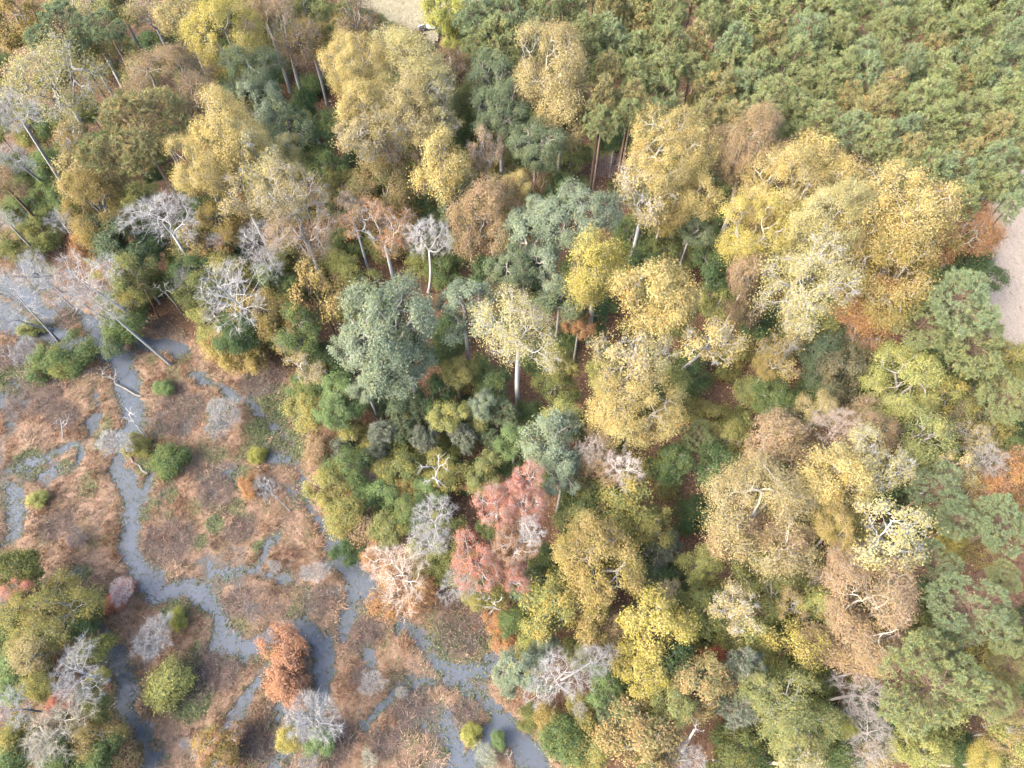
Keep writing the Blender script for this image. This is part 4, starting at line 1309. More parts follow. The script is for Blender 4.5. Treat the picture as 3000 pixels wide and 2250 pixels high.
(11, 100, 1480, 65, 'B', 5, 'freshgreen', 'small vivid green bush left of the larger one'),
(11, 610, 1400, 160, 'N', 13, '', 'white snag with a few bare forked limbs', {'base': (625, 1540), 'lm': 'the white snag'}),
(11, 680, 1390, 110, 'D', 8, 'goldolive', 'mustard tree behind the white snag'),
(11, 930, 1400, 110, 'D', 8, 'lightolive', 'round olive-yellow tree right of the white snag'),
(11, 860, 1470, 50, 'B', 5, 'orange', 'small orange bush under the round olive-yellow tree'),
(11, 560, 1520, 90, 'D', 7, 'freshgreen', 'green tree at the foot of the white snag'),
(11, 1010, 1600, 150, 'C', 16, 'coral', 'coral red crown, left top of the red tree group', {'lm': 'the coral red tree'}),
(11, 1210, 1440, 105, 'C', 16, 'coral', 'coral red crown rising highest of the red group'),
(11, 1180, 1600, 140, 'C', 15, 'coral', 'coral red crown on the right of the red group'),
(11, 1700, 1200, 110, 'F', 13, 'brown', 'brown fine-twigged tree above the pinkish bare one'),
(11, 1630, 1250, 110, 'R', 13, '', 'pinkish white bare tree right of the central oak', {'bark': (226, 208, 196), 'lm': 'the pinkish bare tree'}),
(11, 1830, 1390, 130, 'R', 13, '', 'white bare tree right of the pinkish bare one', {'bark': (226, 212, 202)}),
(11, 1690, 1400, 130, 'F', 12, 'tan', 'tan fine-twigged tree between two bare crowns'),
(11, 2120, 1330, 130, 'D', 10, 'green', 'deep green tree right of the white bare pair', {'lm': 'the deep green tree'}),
(11, 1560, 1060, 75, 'D', 10, 'orange', 'orange tree left of the low broad yellow tree'),
(11, 1850, 1570, 195, 'D', 12, 'goldolive', 'wide olive-gold round tree below the bare pair', {'lm': 'the wide olive-gold tree'}),
(11, 1570, 1570, 120, 'D', 11, 'olive', 'olive tree left of the wide olive-gold tree'),
(11, 2150, 950, 90, 'D', 10, 'goldolive', 'brown-olive tree right of the low broad yellow tree'),
(11, 30, 900, 120, 'D', 9, 'freshgreen', 'green rounded tree at the wood corner over the marsh'),
(11, 620, 880, 120, 'D', 9, 'dark', 'dark green tree in shade below the huge oak'),
(11, 380, 890, 110, 'D', 9, 'cedar', 'dim green tree below the lower silver-green crown'),
# ---- middle left and marsh edge
(10, 110, 260, 190, 'T', 18, '', 'white dead tree leaning from flooded ground at left', {'base': (375, 545), 'lm': 'the leaning flooded dead tree'}),
(10, 520, 150, 200, 'T', 22, '', 'tall white dead tree with brushy twigs beside the pool', {'base': (930, 445), 'lm': 'the tall brushy dead tree'}),
(10, 640, 310, 150, 'T', 19, '', 'white dead tree with a curving trunk standing in water', {'base': (1110, 705)}),
(10, 420, 240, 120, 'T', 14, '', 'thin dead tree with a long slanting trunk', {'base': (790, 465)}),
(10, 200, 90, 130, 'W', 14, '', 'bare white tree hanging over the flooded left edge', {'base': (400, 230)}),
(0, 30, 1420, 90, 'T', 17, '', 'slender dead tree leaning in from the left edge, upper one', {'base': (240, 1640)}),
(10, 260, 130, 90, 'T', 12, '', 'slender dead tree left of the tall brushy dead tree', {'base': (470, 330)}),
(10, 60, 400, 110, 'W', 9, '', 'bare grey tree fallen towards the flooded left edge', {'base': (330, 470)}),
(10, 700, 60, 90, 'T', 15, '', 'slender dead tree behind the tall brushy dead tree', {'base': (900, 260)}),
(10, 1180, 160, 90, 'T', 13, '', 'grey dead tree over the leaf-strewn mud', {'base': (1320, 330), 'bark': GREY}),
(10, 20, 130, 80, 'T', 12, '', 'thin dead tree on the left edge above the water', {'base': (330, 120)}),
(10, 1060, 220, 90, 'N', 13, '', 'thin grey dead trunk leaning over leaf-strewn mud', {'base': (1180, 370), 'bark': GREY}),
(10, 930, 200, 60, 'N', 12, '', 'brown dead trunk beside the thin grey one', {'base': (1030, 400), 'bark': BROWNB}),
(10, 170, 620, 95, 'H', 2.5, '', 'grey leafless shrub left of the green marsh bush'),
(10, 40, 630, 70, 'N', 4, '', 'grey dead stem leaning at the left edge', {'base': (110, 690)}),
(10, 400, 660, 150, 'B', 4, 'green', 'green bush at the water bend', {'lm': 'the bend bush'}),
(10, 400, 725, 60, 'B', 2.2, 'yellowgreen', 'small yellow-green bush in front of the bend bush'),
(10, 830, 450, 100, 'B', 5, 'green', 'green bush at the foot of dead trunks by the pool'),
(10, 740, 550, 80, 'B', 3.6, 'cedar', 'grey-green bush hanging over the pool'),
(10, 200, 470, 55, 'B', 2, 'lightolive', 'little olive bush in the flooded patch at left'),
(10, 1500, 250, 250, 'T', 19, '', 'wide white dead tree over the gold wood corner', {'base': (1790, 560), 'lm': 'the wide white dead tree', 'stretch': .8}),
(10, 1700, 350, 150, 'D', 11, 'gold', 'amber tree right of the wide white dead tree'),
(10, 840, 270, 110, 'D', 8, 'goldolive', 'mustard tree left of the brushy wood corner'),
(10, 860, 80, 130, 'D', 11, 'lightolive', 'green-gold tree above the mustard one'),
(10, 700, 130, 70, 'D', 9, 'orange', 'small orange tree left of the mustard one'),
(10, 1150, 130, 110, 'B', 6, 'green', 'dark green bush behind the thin grey dead trunk'),
(10, 1450, 130, 150, 'D', 11, 'goldolive', 'mustard-green tree behind the wide white dead tree'),
(10, 1500, 590, 160, 'B', 6, 'gold', 'gold bush under the wide white dead tree'),
(10, 1430, 600, 80, 'B', 5, 'rust', 'rust-orange bush at the wood corner', {'lm': 'the rust-orange corner bush'}),
(10, 1670, 590, 110, 'B', 6, 'gold', 'gold bush right of the rust-orange corner bush'),
(10, 1350, 440, 110, 'B', 5, 'yellowgreen', 'yellow-green bush left of the wide white dead tree'),
(10, 1900, 540, 110, 'S', 10, 'gold', 'half-bare gold tree at the wood corner'),
(10, 1980, 720, 110, 'S', 9, 'straw', 'thin straw tree hanging over the marsh edge'),
(10, 2060, 240, 180, 'S', 14, 'gold', 'dark-twigged tree with scattered gold leaves', {'bark': BROWNB, 'lm': 'the scattered-gold tree'}),
(10, 1730, 40, 110, 'R', 13, '', 'white bare crown right above the wide white dead tree'),
(10, 1900, 380, 90, 'D', 9, 'orange', 'orange tree under the scattered-gold tree'),
(10, 2110, 700, 120, 'B', 7, 'dark', 'dark green bush below the huge silver-green oak'),
(10, 1990, 1010, 105, 'B', 7, 'goldolive', 'mustard bush at the marsh edge right of green cover', {'lm': 'the mustard edge bush'}),
(10, 2150, 1010, 105, 'D', 9, 'freshgreen', 'green round tree right of the mustard edge bush'),
(10, 2080, 1240, 90, 'B', 5, 'tan', 'tan twiggy bush at the marsh edge below the mustard bush'),
(10, 2130, 1480, 130, 'B', 7, 'goldolive', 'wide golden bush on the lower marsh edge'),
(10, 400, 1070, 75, 'N', 3.6, '', 'small white dead tree standing alone in tan grass', {'base': (400, 1185)}),
(10, 850, 1050, 95, 'N', 5, '', 'white dead tree leaning over the channel', {'base': (955, 1195)}),
(10, 745, 1215, 105, 'H', 4, '', 'white brushy dead tree fallen across the channel', {'lm': 'the brushy tree across the channel'}),
(10, 1450, 1060, 125, 'H', 4.5, '', 'white leafless shrub on the brown thicket', {'lm': 'the thicket white shrub'}),
(10, 1400, 990, 75, 'H', 3.5, '', 'smaller white leafless shrub behind the thicket one'),
(10, 1720, 1500, 90, 'T', 8, '', 'white broken dead tree with short twigs in the marsh', {'base': (1880, 1650), 'lm': 'the broken dead tree'}),
(10, 1110, 1330, 100, 'B', 3, 'green', 'green bush in the middle of the tan marsh', {'lm': 'the mid-marsh green bush'}),
(10, 1060, 850, 50, 'B', 1.8, 'freshgreen', 'small fresh green bush right of the channel'),
(10, 240, 1570, 52, 'B', 1.8, 'yellowgreen', 'small yellow-green bush left of the channel'),
(10, 1670, 1280, 48, 'B', 1.6, 'lime', 'small lime bush on the marsh edge side'),
(10, 880, 1230, 72, 'B', 1.8, 'goldolive', 'low amber bush beside the tree across the channel'),
(10, 1620, 1490, 62, 'B', 2.6, 'orange', 'orange bush behind the broken dead tree'),
# ---- lower left marsh
(20, 320, 660, 220, 'D', 8, 'goldolive', 'mustard-olive tree in the lower left corner wood', {'lm': 'the mustard-olive tree'}),
(20, 110, 380, 120, 'B', 6, 'olive', 'dark olive bush at the left edge'),
(20, 110, 520, 90, 'S', 7, 'coral', 'pink-red twiggy tree at the left edge', {'lm': 'the pink-red twiggy tree'}),
(20, 20, 620, 80, 'R', 7, '', 'grey bare tree cut by the left edge'),
(20, 540, 720, 90, 'B', 5, 'dark', 'dark green bush right of the mustard-olive tree'),
(20, 250, 880, 130, 'F', 7, 'straw', 'straw fine-twigged tree below the mustard-olive tree'),
(20, 60, 780, 90, 'B', 5, 'green', 'green bush at the left edge below the bare one'),
(20, 590, 910, 95, 'B', 5, 'olive', 'olive bush behind the white leafless lower left tree'),
(20, 515, 1050, 185, 'R', 8, '', 'white leafless tree over the grey mud', {'lm': 'the white mud-side tree'}),
(20, 130, 1040, 130, 'B', 5, 'freshgreen', 'vivid green bush near the lower left edge', {'lm': 'the lower left green bush'}),
(20, 640, 1080, 55, 'B', 3, 'lime', 'small lime bush under the white mud-side tree'),
(20, 260, 1120, 90, 'B', 5, 'goldolive', 'amber bush right of the lower left green bush'),
(20, 80, 1270, 130, 'R', 8, '', 'white bare tree at the lower left edge', {'lm': 'the lower left white tree'}),
(20, 390, 1240, 65, 'D', 6, 'coral', 'small pink-red tree right of the lower left white tree'),
(20, 610, 1230, 95, 'B', 5, 'olive', 'olive bush below the white mud-side tree'),
(20, 380, 1400, 200, 'R', 8, '', 'wide pale bare tree near the lower left corner', {'bark': (214, 204, 180), 'lm': 'the wide pale bare tree'}),
(20, 280, 1530, 110, 'R', 7, '', 'pale bare crown below the wide pale bare tree', {'bark': (214, 206, 186)}),
(20, 620, 1430, 130, 'F', 6, 'gold', 'gold-brown twiggy tree right of the wide pale bare tree'),
(20, 90, 1480, 120, 'B', 5, 'goldolive', 'amber bush at the lower left edge'),
(20, 60, 1610, 110, 'B', 5, 'freshgreen', 'fresh green bush in the lower left corner'),
(20, 640, 1600, 100, 'B', 5, 'green', 'green bush on the bottom edge at left'),
(20, 420, 1630, 120, 'B', 5, 'green', 'dull green bush on the bottom edge near the corner'),
(20, 820, 1610, 90, 'B', 3.5, 'brown', 'brown bush on the bottom edge by the grey mud'),
(20, 790, 510, 85, 'H', 2.6, '', 'pinkish white shrub with red leaves beneath', {'lm': 'the pinkish marsh shrub', 'bark': (228, 208, 202)}),
(20, 775, 550, 75, 'B', 1.5, 'coral', 'low red-leaved bush under the pinkish marsh shrub'),
(20, 990, 560, 50, 'N', 2.2, '', 'black charred stump of twigs in the channel bend', {'bark': (62, 62, 66)}),
(20, 1000, 810, 135, 'H', 3.6, '', 'white leafless shrub left of the looping channel', {'lm': 'the loop white shrub'}),
(20, 1150, 690, 52, 'B', 1.8, 'lime', 'small lime-green bush above the loop white shrub'),
(20, 1110, 1100, 120, 'B', 3.5, 'yellowgreen', 'pale lime round bush right of the grey mud', {'lm': 'the pale lime bush'}),
(20, 1850, 940, 150, 'B', 4.2, 'dullorange', 'orange round tree in the loop of the channel', {'lm': 'the orange loop tree'}),
(20, 1850, 1120, 105, 'B', 3.4, 'dullorange', 'orange-red bush joined below the orange loop tree'),
(20, 2040, 390, 85, 'H', 3, '', 'small white shrub on tan grass near the pond'),
(20, 1780, 350, 45, 'H', 1.6, '', 'tiny pale shrub left of the small white pond shrub'),
(20, 2030, 1330, 175, 'H', 6, '', 'big white leafless shrub below the orange loop tree', {'lm': 'the big white marsh shrub'}),
(20, 2070, 1490, 80, 'B', 3, 'freshgreen', 'green bush under the big white marsh shrub'),
(20, 1870, 1470, 68, 'B', 3, 'bright', 'golden bush left of the big white marsh shrub'),
(20, 1410, 1520, 135, 'S', 5, 'orange', 'orange half-bare bushy tree on the bottom marsh', {'lm': 'the orange bottom tree'}),
(20, 1400, 1540, 110, 'B', 3.6, 'gold', 'gold bush within the orange bottom tree'),
(20, 1640, 650, 70, 'H', 1.8, '', 'thin grey shrub on the brown hummock', {'bark': (150, 140, 135)}),
(20, 1200, 1500, 40, 'H', 1.2, '', 'tiny white twig shrub near the grey mud'),
(20, 2010, 1620, 80, 'H', 2.4, '', 'white twig shrub on the bottom edge of the marsh'),
(20, 500, 170, 70, 'H', 1.6, '', 'thin grey twig shrub left of the channel', {'bark': (160, 152, 146)}),
(20, 90, 110, 65, 'N', 3, '', 'fallen white branch in the left pool', {'base': (200, 125)}),
# ---- lower middle
(21, 370, 400, 215, 'R', 11, '', 'spreading pinkish white bare tree at the marsh edge', {'bark': (232, 212, 192), 'lm': 'the spreading marsh-edge bare tree'}),
(21, 400, 440, 190, 'F', 7, 'orange', 'orange-tan brush below the spreading marsh-edge bare tree'),
(21, 230, 290, 80, 'F', 6, 'orange', 'small orange bush left of the spreading bare tree'),
(21, 600, 40, 150, 'R', 13, '', 'grey-white bare tree left of the coral red tree', {'bark': (205, 203, 200)}),
(21, 560, 190, 140, 'W', 13, '', 'white bare tree with arching limbs left of the red group', {'base': (640, 330)}),
(21, 860, 330, 170, 'C', 14, 'coral', 'coral red lower crown of the red group', {'base': (930, 330)}),
(21, 1130, 190, 140, 'C', 15, 'orange', 'orange-red crown at the right side of the red group'),
(21, 1100, 400, 110, 'C', 12, 'coral', 'low pink-red crown at the foot of the red group'),
(21, 1230, 130, 95, 'R', 16, '', 'white bare top over the orange-red crown'),
(21, 760, 480, 130, 'R', 9, '', 'white bare branches drooping to the marsh below the red group', {'lm': 'the drooping white branches'}),
(21, 960, 590, 110, 'N', 9, '', 'white crooked dead limbs reaching over the marsh', {'base': (1000, 520)}),
(21, 640, 380, 100, 'B', 6, 'olive', 'olive bush between the bare tree and red group'),
(21, 860, 550, 80, 'B', 5, 'goldolive', 'mustard bush under the drooping white branches'),
(21, 970, 80, 70, 'D', 10, 'green', 'green tree peeping through the red group'),
(21, 70, 230, 85, 'B', 4, 'dark', 'dark green bush over the pond'),
(21, 130, 90, 110, 'B', 5, 'tan', 'tan twiggy bush above the pond'),
(21, 30, 30, 110, 'B', 6, 'goldolive', 'mustard bush above the dark pond bush'),
(21, 300, 110, 100, 'B', 6, 'lightolive', 'olive bush above the spreading bare tree'),
(21, 430, 30, 90, 'B', 6, 'goldolive', 'gold-olive bush left of the grey-white bare tree'),
(21, 1220, 490, 115, 'D', 9, 'cedar', 'blue-green tree right of the red group', {'lm': 'the blue-green tree'}),
(21, 1330, 300, 110, 'D', 9, 'green', 'dark green tree between red and golden trees'),
(21, 1120, 700, 95, 'B', 6, 'green', 'green bush below the blue-green tree'),
(21, 1010, 700, 70, 'B', 4, 'orange', 'orange bush on the marsh edge below the red group'),
(21, 1080, 880, 80, 'B', 4, 'orange', 'second orange bush down the marsh edge'),
(21, 1660, 330, 240, 'D', 17, 'gold', 'large golden-orange tree in the lower middle', {'lm': 'the large golden-orange tree', 'stretch': 1.15}),
(21, 1430, 620, 190, 'D', 13, 'goldolive', 'olive-gold tree below left of the golden-orange tree'),
(21, 1620, 660, 150, 'D', 13, 'gold', 'gold crown below the golden-orange tree'),
(21, 1760, 750, 125, 'F', 11, 'brown', 'brownish tree left of the vivid yellow one'),
(21, 2050, 740, 185, 'D', 16, 'bright', 'vivid yellow tree in the lower middle', {'lm': 'the vivid yellow tree'}),
(21, 1930, 1020, 150, 'D', 13, 'bright', 'vivid yellow lower crown with green edge'),
(21, 1180, 1060, 150, 'O', 12, 'blueoak', 'silvery oak on the marsh corner', {'lm': 'the marsh corner oak'}),
(21, 1300, 880, 90, 'O', 10, 'blueoak', 'pale oak crown behind the marsh corner oak'),
(21, 1390, 1080, 185, 'R', 14, '', 'white bare tree over the marsh corner oak', {'lm': 'the white corner tree'}),
(21, 1640, 960, 140, 'W', 13, '', 'white bare limb reaching right from the corner tree', {'base': (1420, 1090)}),
(21, 1540, 900, 100, 'D', 8, 'yellowgreen', 'yellow-green tree behind the white reaching limb'),
(21, 1690, 1110, 110, 'D', 9, 'freshgreen', 'fresh green tree right of the white corner tree'),
(21, 1760, 1280, 120, 'J', 9, 'cedar', 'blue-green cedar left of a gold bush-tree'),
(21, 1450, 1470, 130, 'B', 6, 'green', 'green bush over the pond in the bottom middle'),
(21, 1340, 1330, 80, 'B', 5, 'gold', 'gold bush below the white corner tree'),
(21, 1220, 1330, 70, 'B', 4, 'olive', 'olive bush at the pond below the marsh corner oak'),
(21, 1580, 1330, 100, 'B', 6, 'goldolive', 'mustard bush right of the white corner tree'),
(21, 1960, 1270, 105, 'D', 10, 'gold', 'gold tree below the vivid yellow one'),
(21, 1930, 1490, 210, 'D', 13, 'mixed', 'pale green and peach tree on the bottom edge', {'lm': 'the peach-green bottom tree'}),
(21, 2140, 1270, 110, 'D', 12, 'lightolive', 'pale olive tree right of the gold bush-tree'),
(21, 1650, 1540, 110, 'B', 6, 'goldolive', 'gold-brown bush on the bottom edge'),
(21, 2180, 1600, 90, 'R', 10, '', 'white bare top at the bottom edge'),
(21, 1540, 1280, 50, 'R', 7, '', 'small white bare spray below the corner tree'),
(21, 200, 1110, 85, 'H', 2.8, '', 'round white shrub in the bottom marsh', {'lm': 'the round white shrub'}),
(21, 840, 1440, 55, 'B', 1.6, 'lime', 'small yellow weed bush in the bottom pond'),
(21, 1020, 1480, 45, 'B', 1.6, 'freshgreen', 'small green dead-limbed bush in the pond'),
(21, 940, 1590, 85, 'H', 1.8, '', 'grey-green twig shrub in the bottom pond', {'bark': (190, 192, 160)}),
(21, 1080, 1580, 50, 'N', 1.8, '', 'white branch lying in the bottom pond'),
(21, 180, 1600, 60, 'H', 1.6, '', 'pale twig shrub at the bottom edge of the marsh', {'bark': (206, 206, 180)}),
(21, 390, 1170, 40, 'H', 1.0, '', 'tiny grey twigs beside the stream fork', {'bark': (180, 178, 170)}),
(21, 1980, 80, 150, 'D', 11, 'goldolive', 'olive-gold tree right above the golden-orange tree'),
(21, 1560, 60, 130, 'D', 11, 'lightolive', 'light olive tree left above the golden-orange tree'),
(21, 2080, 250, 120, 'J', 8, 'greycedar', 'grey-green cedar right of the golden-orange tree'),
(21, 1990, 470, 110, 'J', 8, 'cedar', 'dark cedar above the vivid yellow tree'),
(21, 2130, 520, 80, 'S', 10, 'straw', 'thin straw tree with a broken white top'),
# ---- lower right
(22, 520, 20, 330, 'F', 18, 'straw', 'big tan-gold tree right of centre', {'lm': 'the big tan-gold tree'}),
(22, 330, 150, 130, 'D', 15, 'tan', 'pinkish lower crown of the big tan-gold tree'),
(22, 700, 220, 140, 'F', 15, 'tan', 'tan lower right crown of the big tan-gold tree'),
(22, 1340, 140, 220, 'S', 20, 'pale', 'white-limbed tree with thin yellow leaves at lower right', {'lm': 'the white-limbed yellow tree', 'base': (1050, 240)}),
(22, 1000, 90, 110, 'Y', 18, 'gold', 'amber tree left of the white-limbed yellow tree'),
(22, 1080, 310, 125, 'S', 15, 'pinktan', 'pinkish half-bare tree below the white-limbed yellow tree'),
(22, 950, 420, 80, 'S', 12, 'tan', 'dark thin tree below the pinkish half-bare one'),
(22, 110, 340, 110, 'D', 10, 'yellowgreen', 'bright yellow-green tree below the big tan-gold tree'),
(22, 560, 410, 215, 'D', 12, 'olive', 'wide dark olive tree below the big tan-gold tree', {'lm': 'the wide dark olive tree'}),
(22, 110, 610, 140, 'D', 12, 'olive', 'olive tree right of the vivid yellow one'),
(22, 370, 630, 150, 'S', 17, 'straw', 'half-bare straw tree with a white forked trunk', {'lm': 'the white-forked straw tree'}),
(22, 500, 640, 60, 'N', 12, '', 'broken dead trunk right of the white-forked straw tree', {'bark': PINEB}),
(22, 700, 590, 105, 'S', 12, 'gold', 'thin dark tree with scattered yellow leaves'),
(22, 640, 740, 115, 'D', 8, 'dark', 'dark green tree under the scattered yellow leaves'),
(22, 740, 850, 150, 'S', 13, 'bright', 'scattered yellow-leaved tree left of the wide peach tree', {'bark': BROWNB}),
(22, 1230, 660, 290, 'F', 17, 'pinktan', 'wide peach tree with white twigs at lower right', {'lm': 'the wide peach tree'}),
(22, 1060, 800, 190, 'F', 14, 'tan', 'tan lower crown of the wide peach tree'),
(22, 900, 620, 110, 'D', 12, 'yellowgreen', 'yellow-green tree left of the wide peach tree'),
(22, 1530, 740, 115, 'D', 10, 'olive', 'olive tree right of the wide peach tree'),
(22, 1870, 640, 215, 'L', 18, 'bluepine', 'large green pine at lower right', {'lm': 'the large lower right pine'}),
(22, 2100, 790, 130, 'L', 17, 'pine', 'pine on the right edge next to the large pine'),
(22, 2050, 90, 180, 'L', 16, 'bluepine', 'pine near the right edge below the amber tree'),
(22, 1800, 60, 120, 'L', 15, 'bluepine', 'pine left of the one below the amber tree'),
(22, 1650, 330, 125, 'L', 14, 'bluepine', 'blue-green pine right of the white-limbed yellow tree'),
(22, 1390, 440, 110, 'L', 13, 'bluepine', 'blue-green pine above the wide peach tree'),
(22, 2080, 430, 110, 'L', 14, 'pine', 'pine on the right edge above the large pine'),
(22, 1760, 170, 75, 'D', 10, 'bright', 'small amber bush-tree between pines'),
(22, 1940, 280, 100, 'S', 10, 'gold', 'thin dark tree with amber leaves among pines', {'bark': BROWNB}),
(22, 1620, 1130, 280, 'L', 19, 'pine', 'great green pine near the lower right corner', {'lm': 'the great corner pine'}),
(22, 1960, 1190, 130, 'L', 16, 'pine', 'pine right of the great corner pine'),
(22, 2140, 1010, 110, 'L', 14, 'goldpine', 'olive pine at the right edge'),
(22, 1710, 860, 125, 'L', 13, 'bluepine', 'low pine between the two large pines'),
(22, 2120, 1250, 100, 'L', 14, 'goldpine', 'olive-gold pine at the right edge near the corner'),
(22, 420, 1010, 135, 'J', 13, 'greycedar', 'blue-grey cedar with white twigs', {'lm': 'the blue-grey cedar'}),
(22, 370, 1260, 130, 'J', 12, 'greycedar', 'second blue-grey cedar below the first'),
(22, 120, 1150, 165, 'D', 13, 'mixed', 'pale green tree with peach tips left of the cedars', {'lm': 'the peach-tipped green tree'}),
(22, 200, 970, 80, 'B', 10, 'red', 'red-orange bush above the peach-tipped green tree'),
(22, 700, 1290, 240, 'D', 14, 'lightolive', 'wide soft olive tree on the lower right', {'lm': 'the wide soft olive tree'}),
(22, 560, 1100, 130, 'D', 11, 'olive', 'olive crown above the wide soft olive tree'),
(22, 1150, 1180, 180, 'R', 11, '', 'grey bare tree left of the great corner pine', {'bark': (176, 168, 160), 'lm': 'the grey corner bare tree'}),
(22, 1200, 1430, 180, 'R', 11, '', 'second grey bare tree below the first', {'bark': (186, 178, 170)}),
(22, 1200, 1010, 120, 'S', 11, 'orange', 'orange-leaved tree below the wide peach tree'),
(22, 1070, 1390, 60, 'B', 9, 'lime', 'lime-yellow bush among the grey bare trees'),
(22, 1540, 1530, 130, 'D', 12, 'yellowgreen', 'yellow-green tree on the bottom edge', {'lm': 'the bottom yellow-green tree'}),
(22, 1800, 1540, 105, 'B', 7, 'dark', 'dark green bush in the corner gap'),
(22, 2080, 1430, 130, 'S', 12, 'gold', 'thin gold tree in the lower right corner'),
(22, 1960, 1620, 95, 'Y', 11, 'bright', 'bright yellow crown at the lower right bottom edge'),
(22, 90, 1390, 60, 'N', 17, '', 'white dead tree slanting at the bottom edge', {'base': (0, 1560), 'stretch': 2.0}),
(22, 60, 1610, 110, 'R', 10, '', 'greyish bare tree at the foot of the slanting dead one'),
(22, 320, 1590, 150, 'D', 10, 'olive', 'olive tree on the bottom edge below the cedars'),
(22, 760, 1620, 150, 'S', 12, 'pale', 'pale half-bare tree on the bottom edge'),
(22, 1020, 1580, 110, 'B', 7, 'green', 'green bush on the bottom edge, right of the half-bare tree'),
(22, 1290, 1590, 110, 'S', 10, 'straw', 'straw half-bare tree on the bottom edge'),
]
LAND = []
for r in ROWS:
    t, x, y, rx, sty, h, c, lab = r[:8]
    kw = dict(r[8]) if len(r) > 8 else {}
    px, py = tile(t, x, y)
    lm = kw.pop('lm', None)
    if 'base' in kw:
        kw['base'] = tile(t, *kw['base'])
    grow(sty, px, py, rx * .45208, h, c, lab, **kw)
    if lm:
        LAND.append((px, py, lm))

# ---- the pine stand: rows of crowns read from the photograph, top edge first, left to right
STAND = [
 [(1, 1130, 20, 90), (1, 1330, 20, 90), (1, 1480, 60, 90), (1, 1740, 60, 120), (1, 1960, 130, 140), (1, 2130, 60, 110), (2, 170, 120, 100), (2, 420, 140, 170), (2, 700, 60, 120), (2, 950, 90, 150), (2, 1180, 90, 90), (2, 1340, 50, 110), (2, 1560, 60, 140), (2, 1800, 80, 130), (2, 2000, 60, 130), (2, 2150, 90, 100)],
 [(1, 1590, 190, 100), (1, 1740, 250, 130), (1, 1910, 330, 100), (1, 2110, 300, 130), (2, 90, 300, 120), (2, 330, 290, 110), (2, 560, 290, 110), (2, 800, 240, 130), (2, 1010, 190, 100), (2, 1180, 330, 95), (2, 1340, 180, 120), (2, 1560, 170, 120), (2, 1760, 210, 130), (2, 1960, 230, 110), (2, 2120, 260, 100)],
 [(1, 1600, 380, 110), (1, 1740, 430, 90), (1, 1900, 480, 100), (1, 2080, 470, 140), (2, 60, 440, 90), (2, 310, 400, 120), (2, 490, 470, 120), (2, 720, 390, 120), (2, 900, 420, 90), (2, 1060, 420, 90), (2, 1340, 360, 90), (2, 1490, 380, 80), (2, 1630, 330, 100), (2, 1800, 390, 130), (2, 1960, 400, 100), (2, 2120, 430, 120)],
 [(1, 1690, 620, 110), (1, 1900, 640, 100), (1, 2070, 640, 150), (2, 220, 640, 150), (2, 420, 580, 130), (2, 600, 600, 110), (2, 760, 540, 110), (2, 940, 520, 110), (2, 1180, 480, 120), (2, 1350, 560, 100), (2, 1480, 490, 90), (2, 1640, 480, 120), (2, 1810, 560, 120), (2, 2010, 560, 120), (2, 2160, 590, 90)],
 [(1, 1690, 790, 100), (1, 1860, 740, 90), (1, 2020, 760, 100), (2, 120, 780, 110), (2, 320, 770, 110), (2, 520, 740, 110), (2, 720, 710, 110), (2, 900, 640, 120), (2, 1070, 620, 100), (2, 1250, 700, 120), (2, 1410, 720, 100), (2, 1580, 640, 120), (2, 1760, 720, 95), (2, 1930, 700, 110), (2, 2120, 710, 110)],
 [(2, 590, 830, 70), (2, 880, 800, 130), (2, 1090, 830, 110), (2, 1250, 880, 110), (2, 1420, 850, 100), (2, 1640, 790, 120), (2, 1810, 860, 110), (2, 2020, 870, 120), (2, 2160, 860, 90)],
 [(2, 1320, 990, 80), (2, 1480, 960, 100), (2, 1640, 960, 120), (2, 1850, 1020, 120), (2, 2030, 1040, 110), (2, 2170, 1050, 90)],
 [(2, 1390, 1130, 90), (2, 1560, 1110, 120), (2, 1720, 1140, 130), (2, 1900, 1170, 110), (2, 2060, 1200, 90), (2, 2160, 1210, 80)],
 [(2, 1840, 1300, 90), (2, 2130, 1320, 85)],
]
ORD = ['first', 'second', 'third', 'fourth', 'fifth', 'sixth', 'seventh', 'eighth', 'ninth', 'tenth', 'eleventh', 'twelfth', 'thirteenth', 'fourteenth', 'fifteenth', 'sixteenth']
srng = np.random.default_rng(3)
for ri, row in enumerate(STAND):
    for k, (t, x, y, rx) in enumerate(row):
        px, py = tile(t, x, y)
        c = ['pine', 'pine', 'bluepine', 'pine', 'goldpine', 'pine', 'pine', 'bluepine'][int(srng.integers(8))]
        tint = {'pine': 'green', 'bluepine': 'bluish green', 'goldpine': 'yellowish green'}[c]
        rowtxt = 'along the top edge' if ri == 0 else 'in the %s row down' % ORD[ri]
        grow('P', px, py, rx * .45208 * 1.08, float(srng.uniform(17.5, 21)), c,
             '%s pine of the dense stand, %s from left %s' % (tint, ORD[k], rowtxt), 'pines of the dense stand')

BACK = [(1, 1000, -60, 90), (1, 1240, -90, 100), (1, 1450, -80, 100), (1, 1640, -60, 110), (1, 1850, -40, 110), (1, 2050, -80, 120), (2, 80, -60, 120), (2, 300, -60, 130), (2, 560, -60, 120), (2, 830, -70, 120), (2, 1080, -60, 120), (2, 1250, -90, 110), (2, 1450, -70, 120), (2, 1680, -60, 120), (2, 1900, -60, 120), (2, 2090, -70, 120)]
for k, (t, x, y, rx) in enumerate(BACK):
    px, py = tile(t, x, y)
    grow('P', px, py, rx * .45208 * 1.08, float(srng.uniform(17.5, 20.5)), 'pine', 'pine crown cut by the top edge of the picture, %s from left' % ORD[k], 'pines of the dense stand')

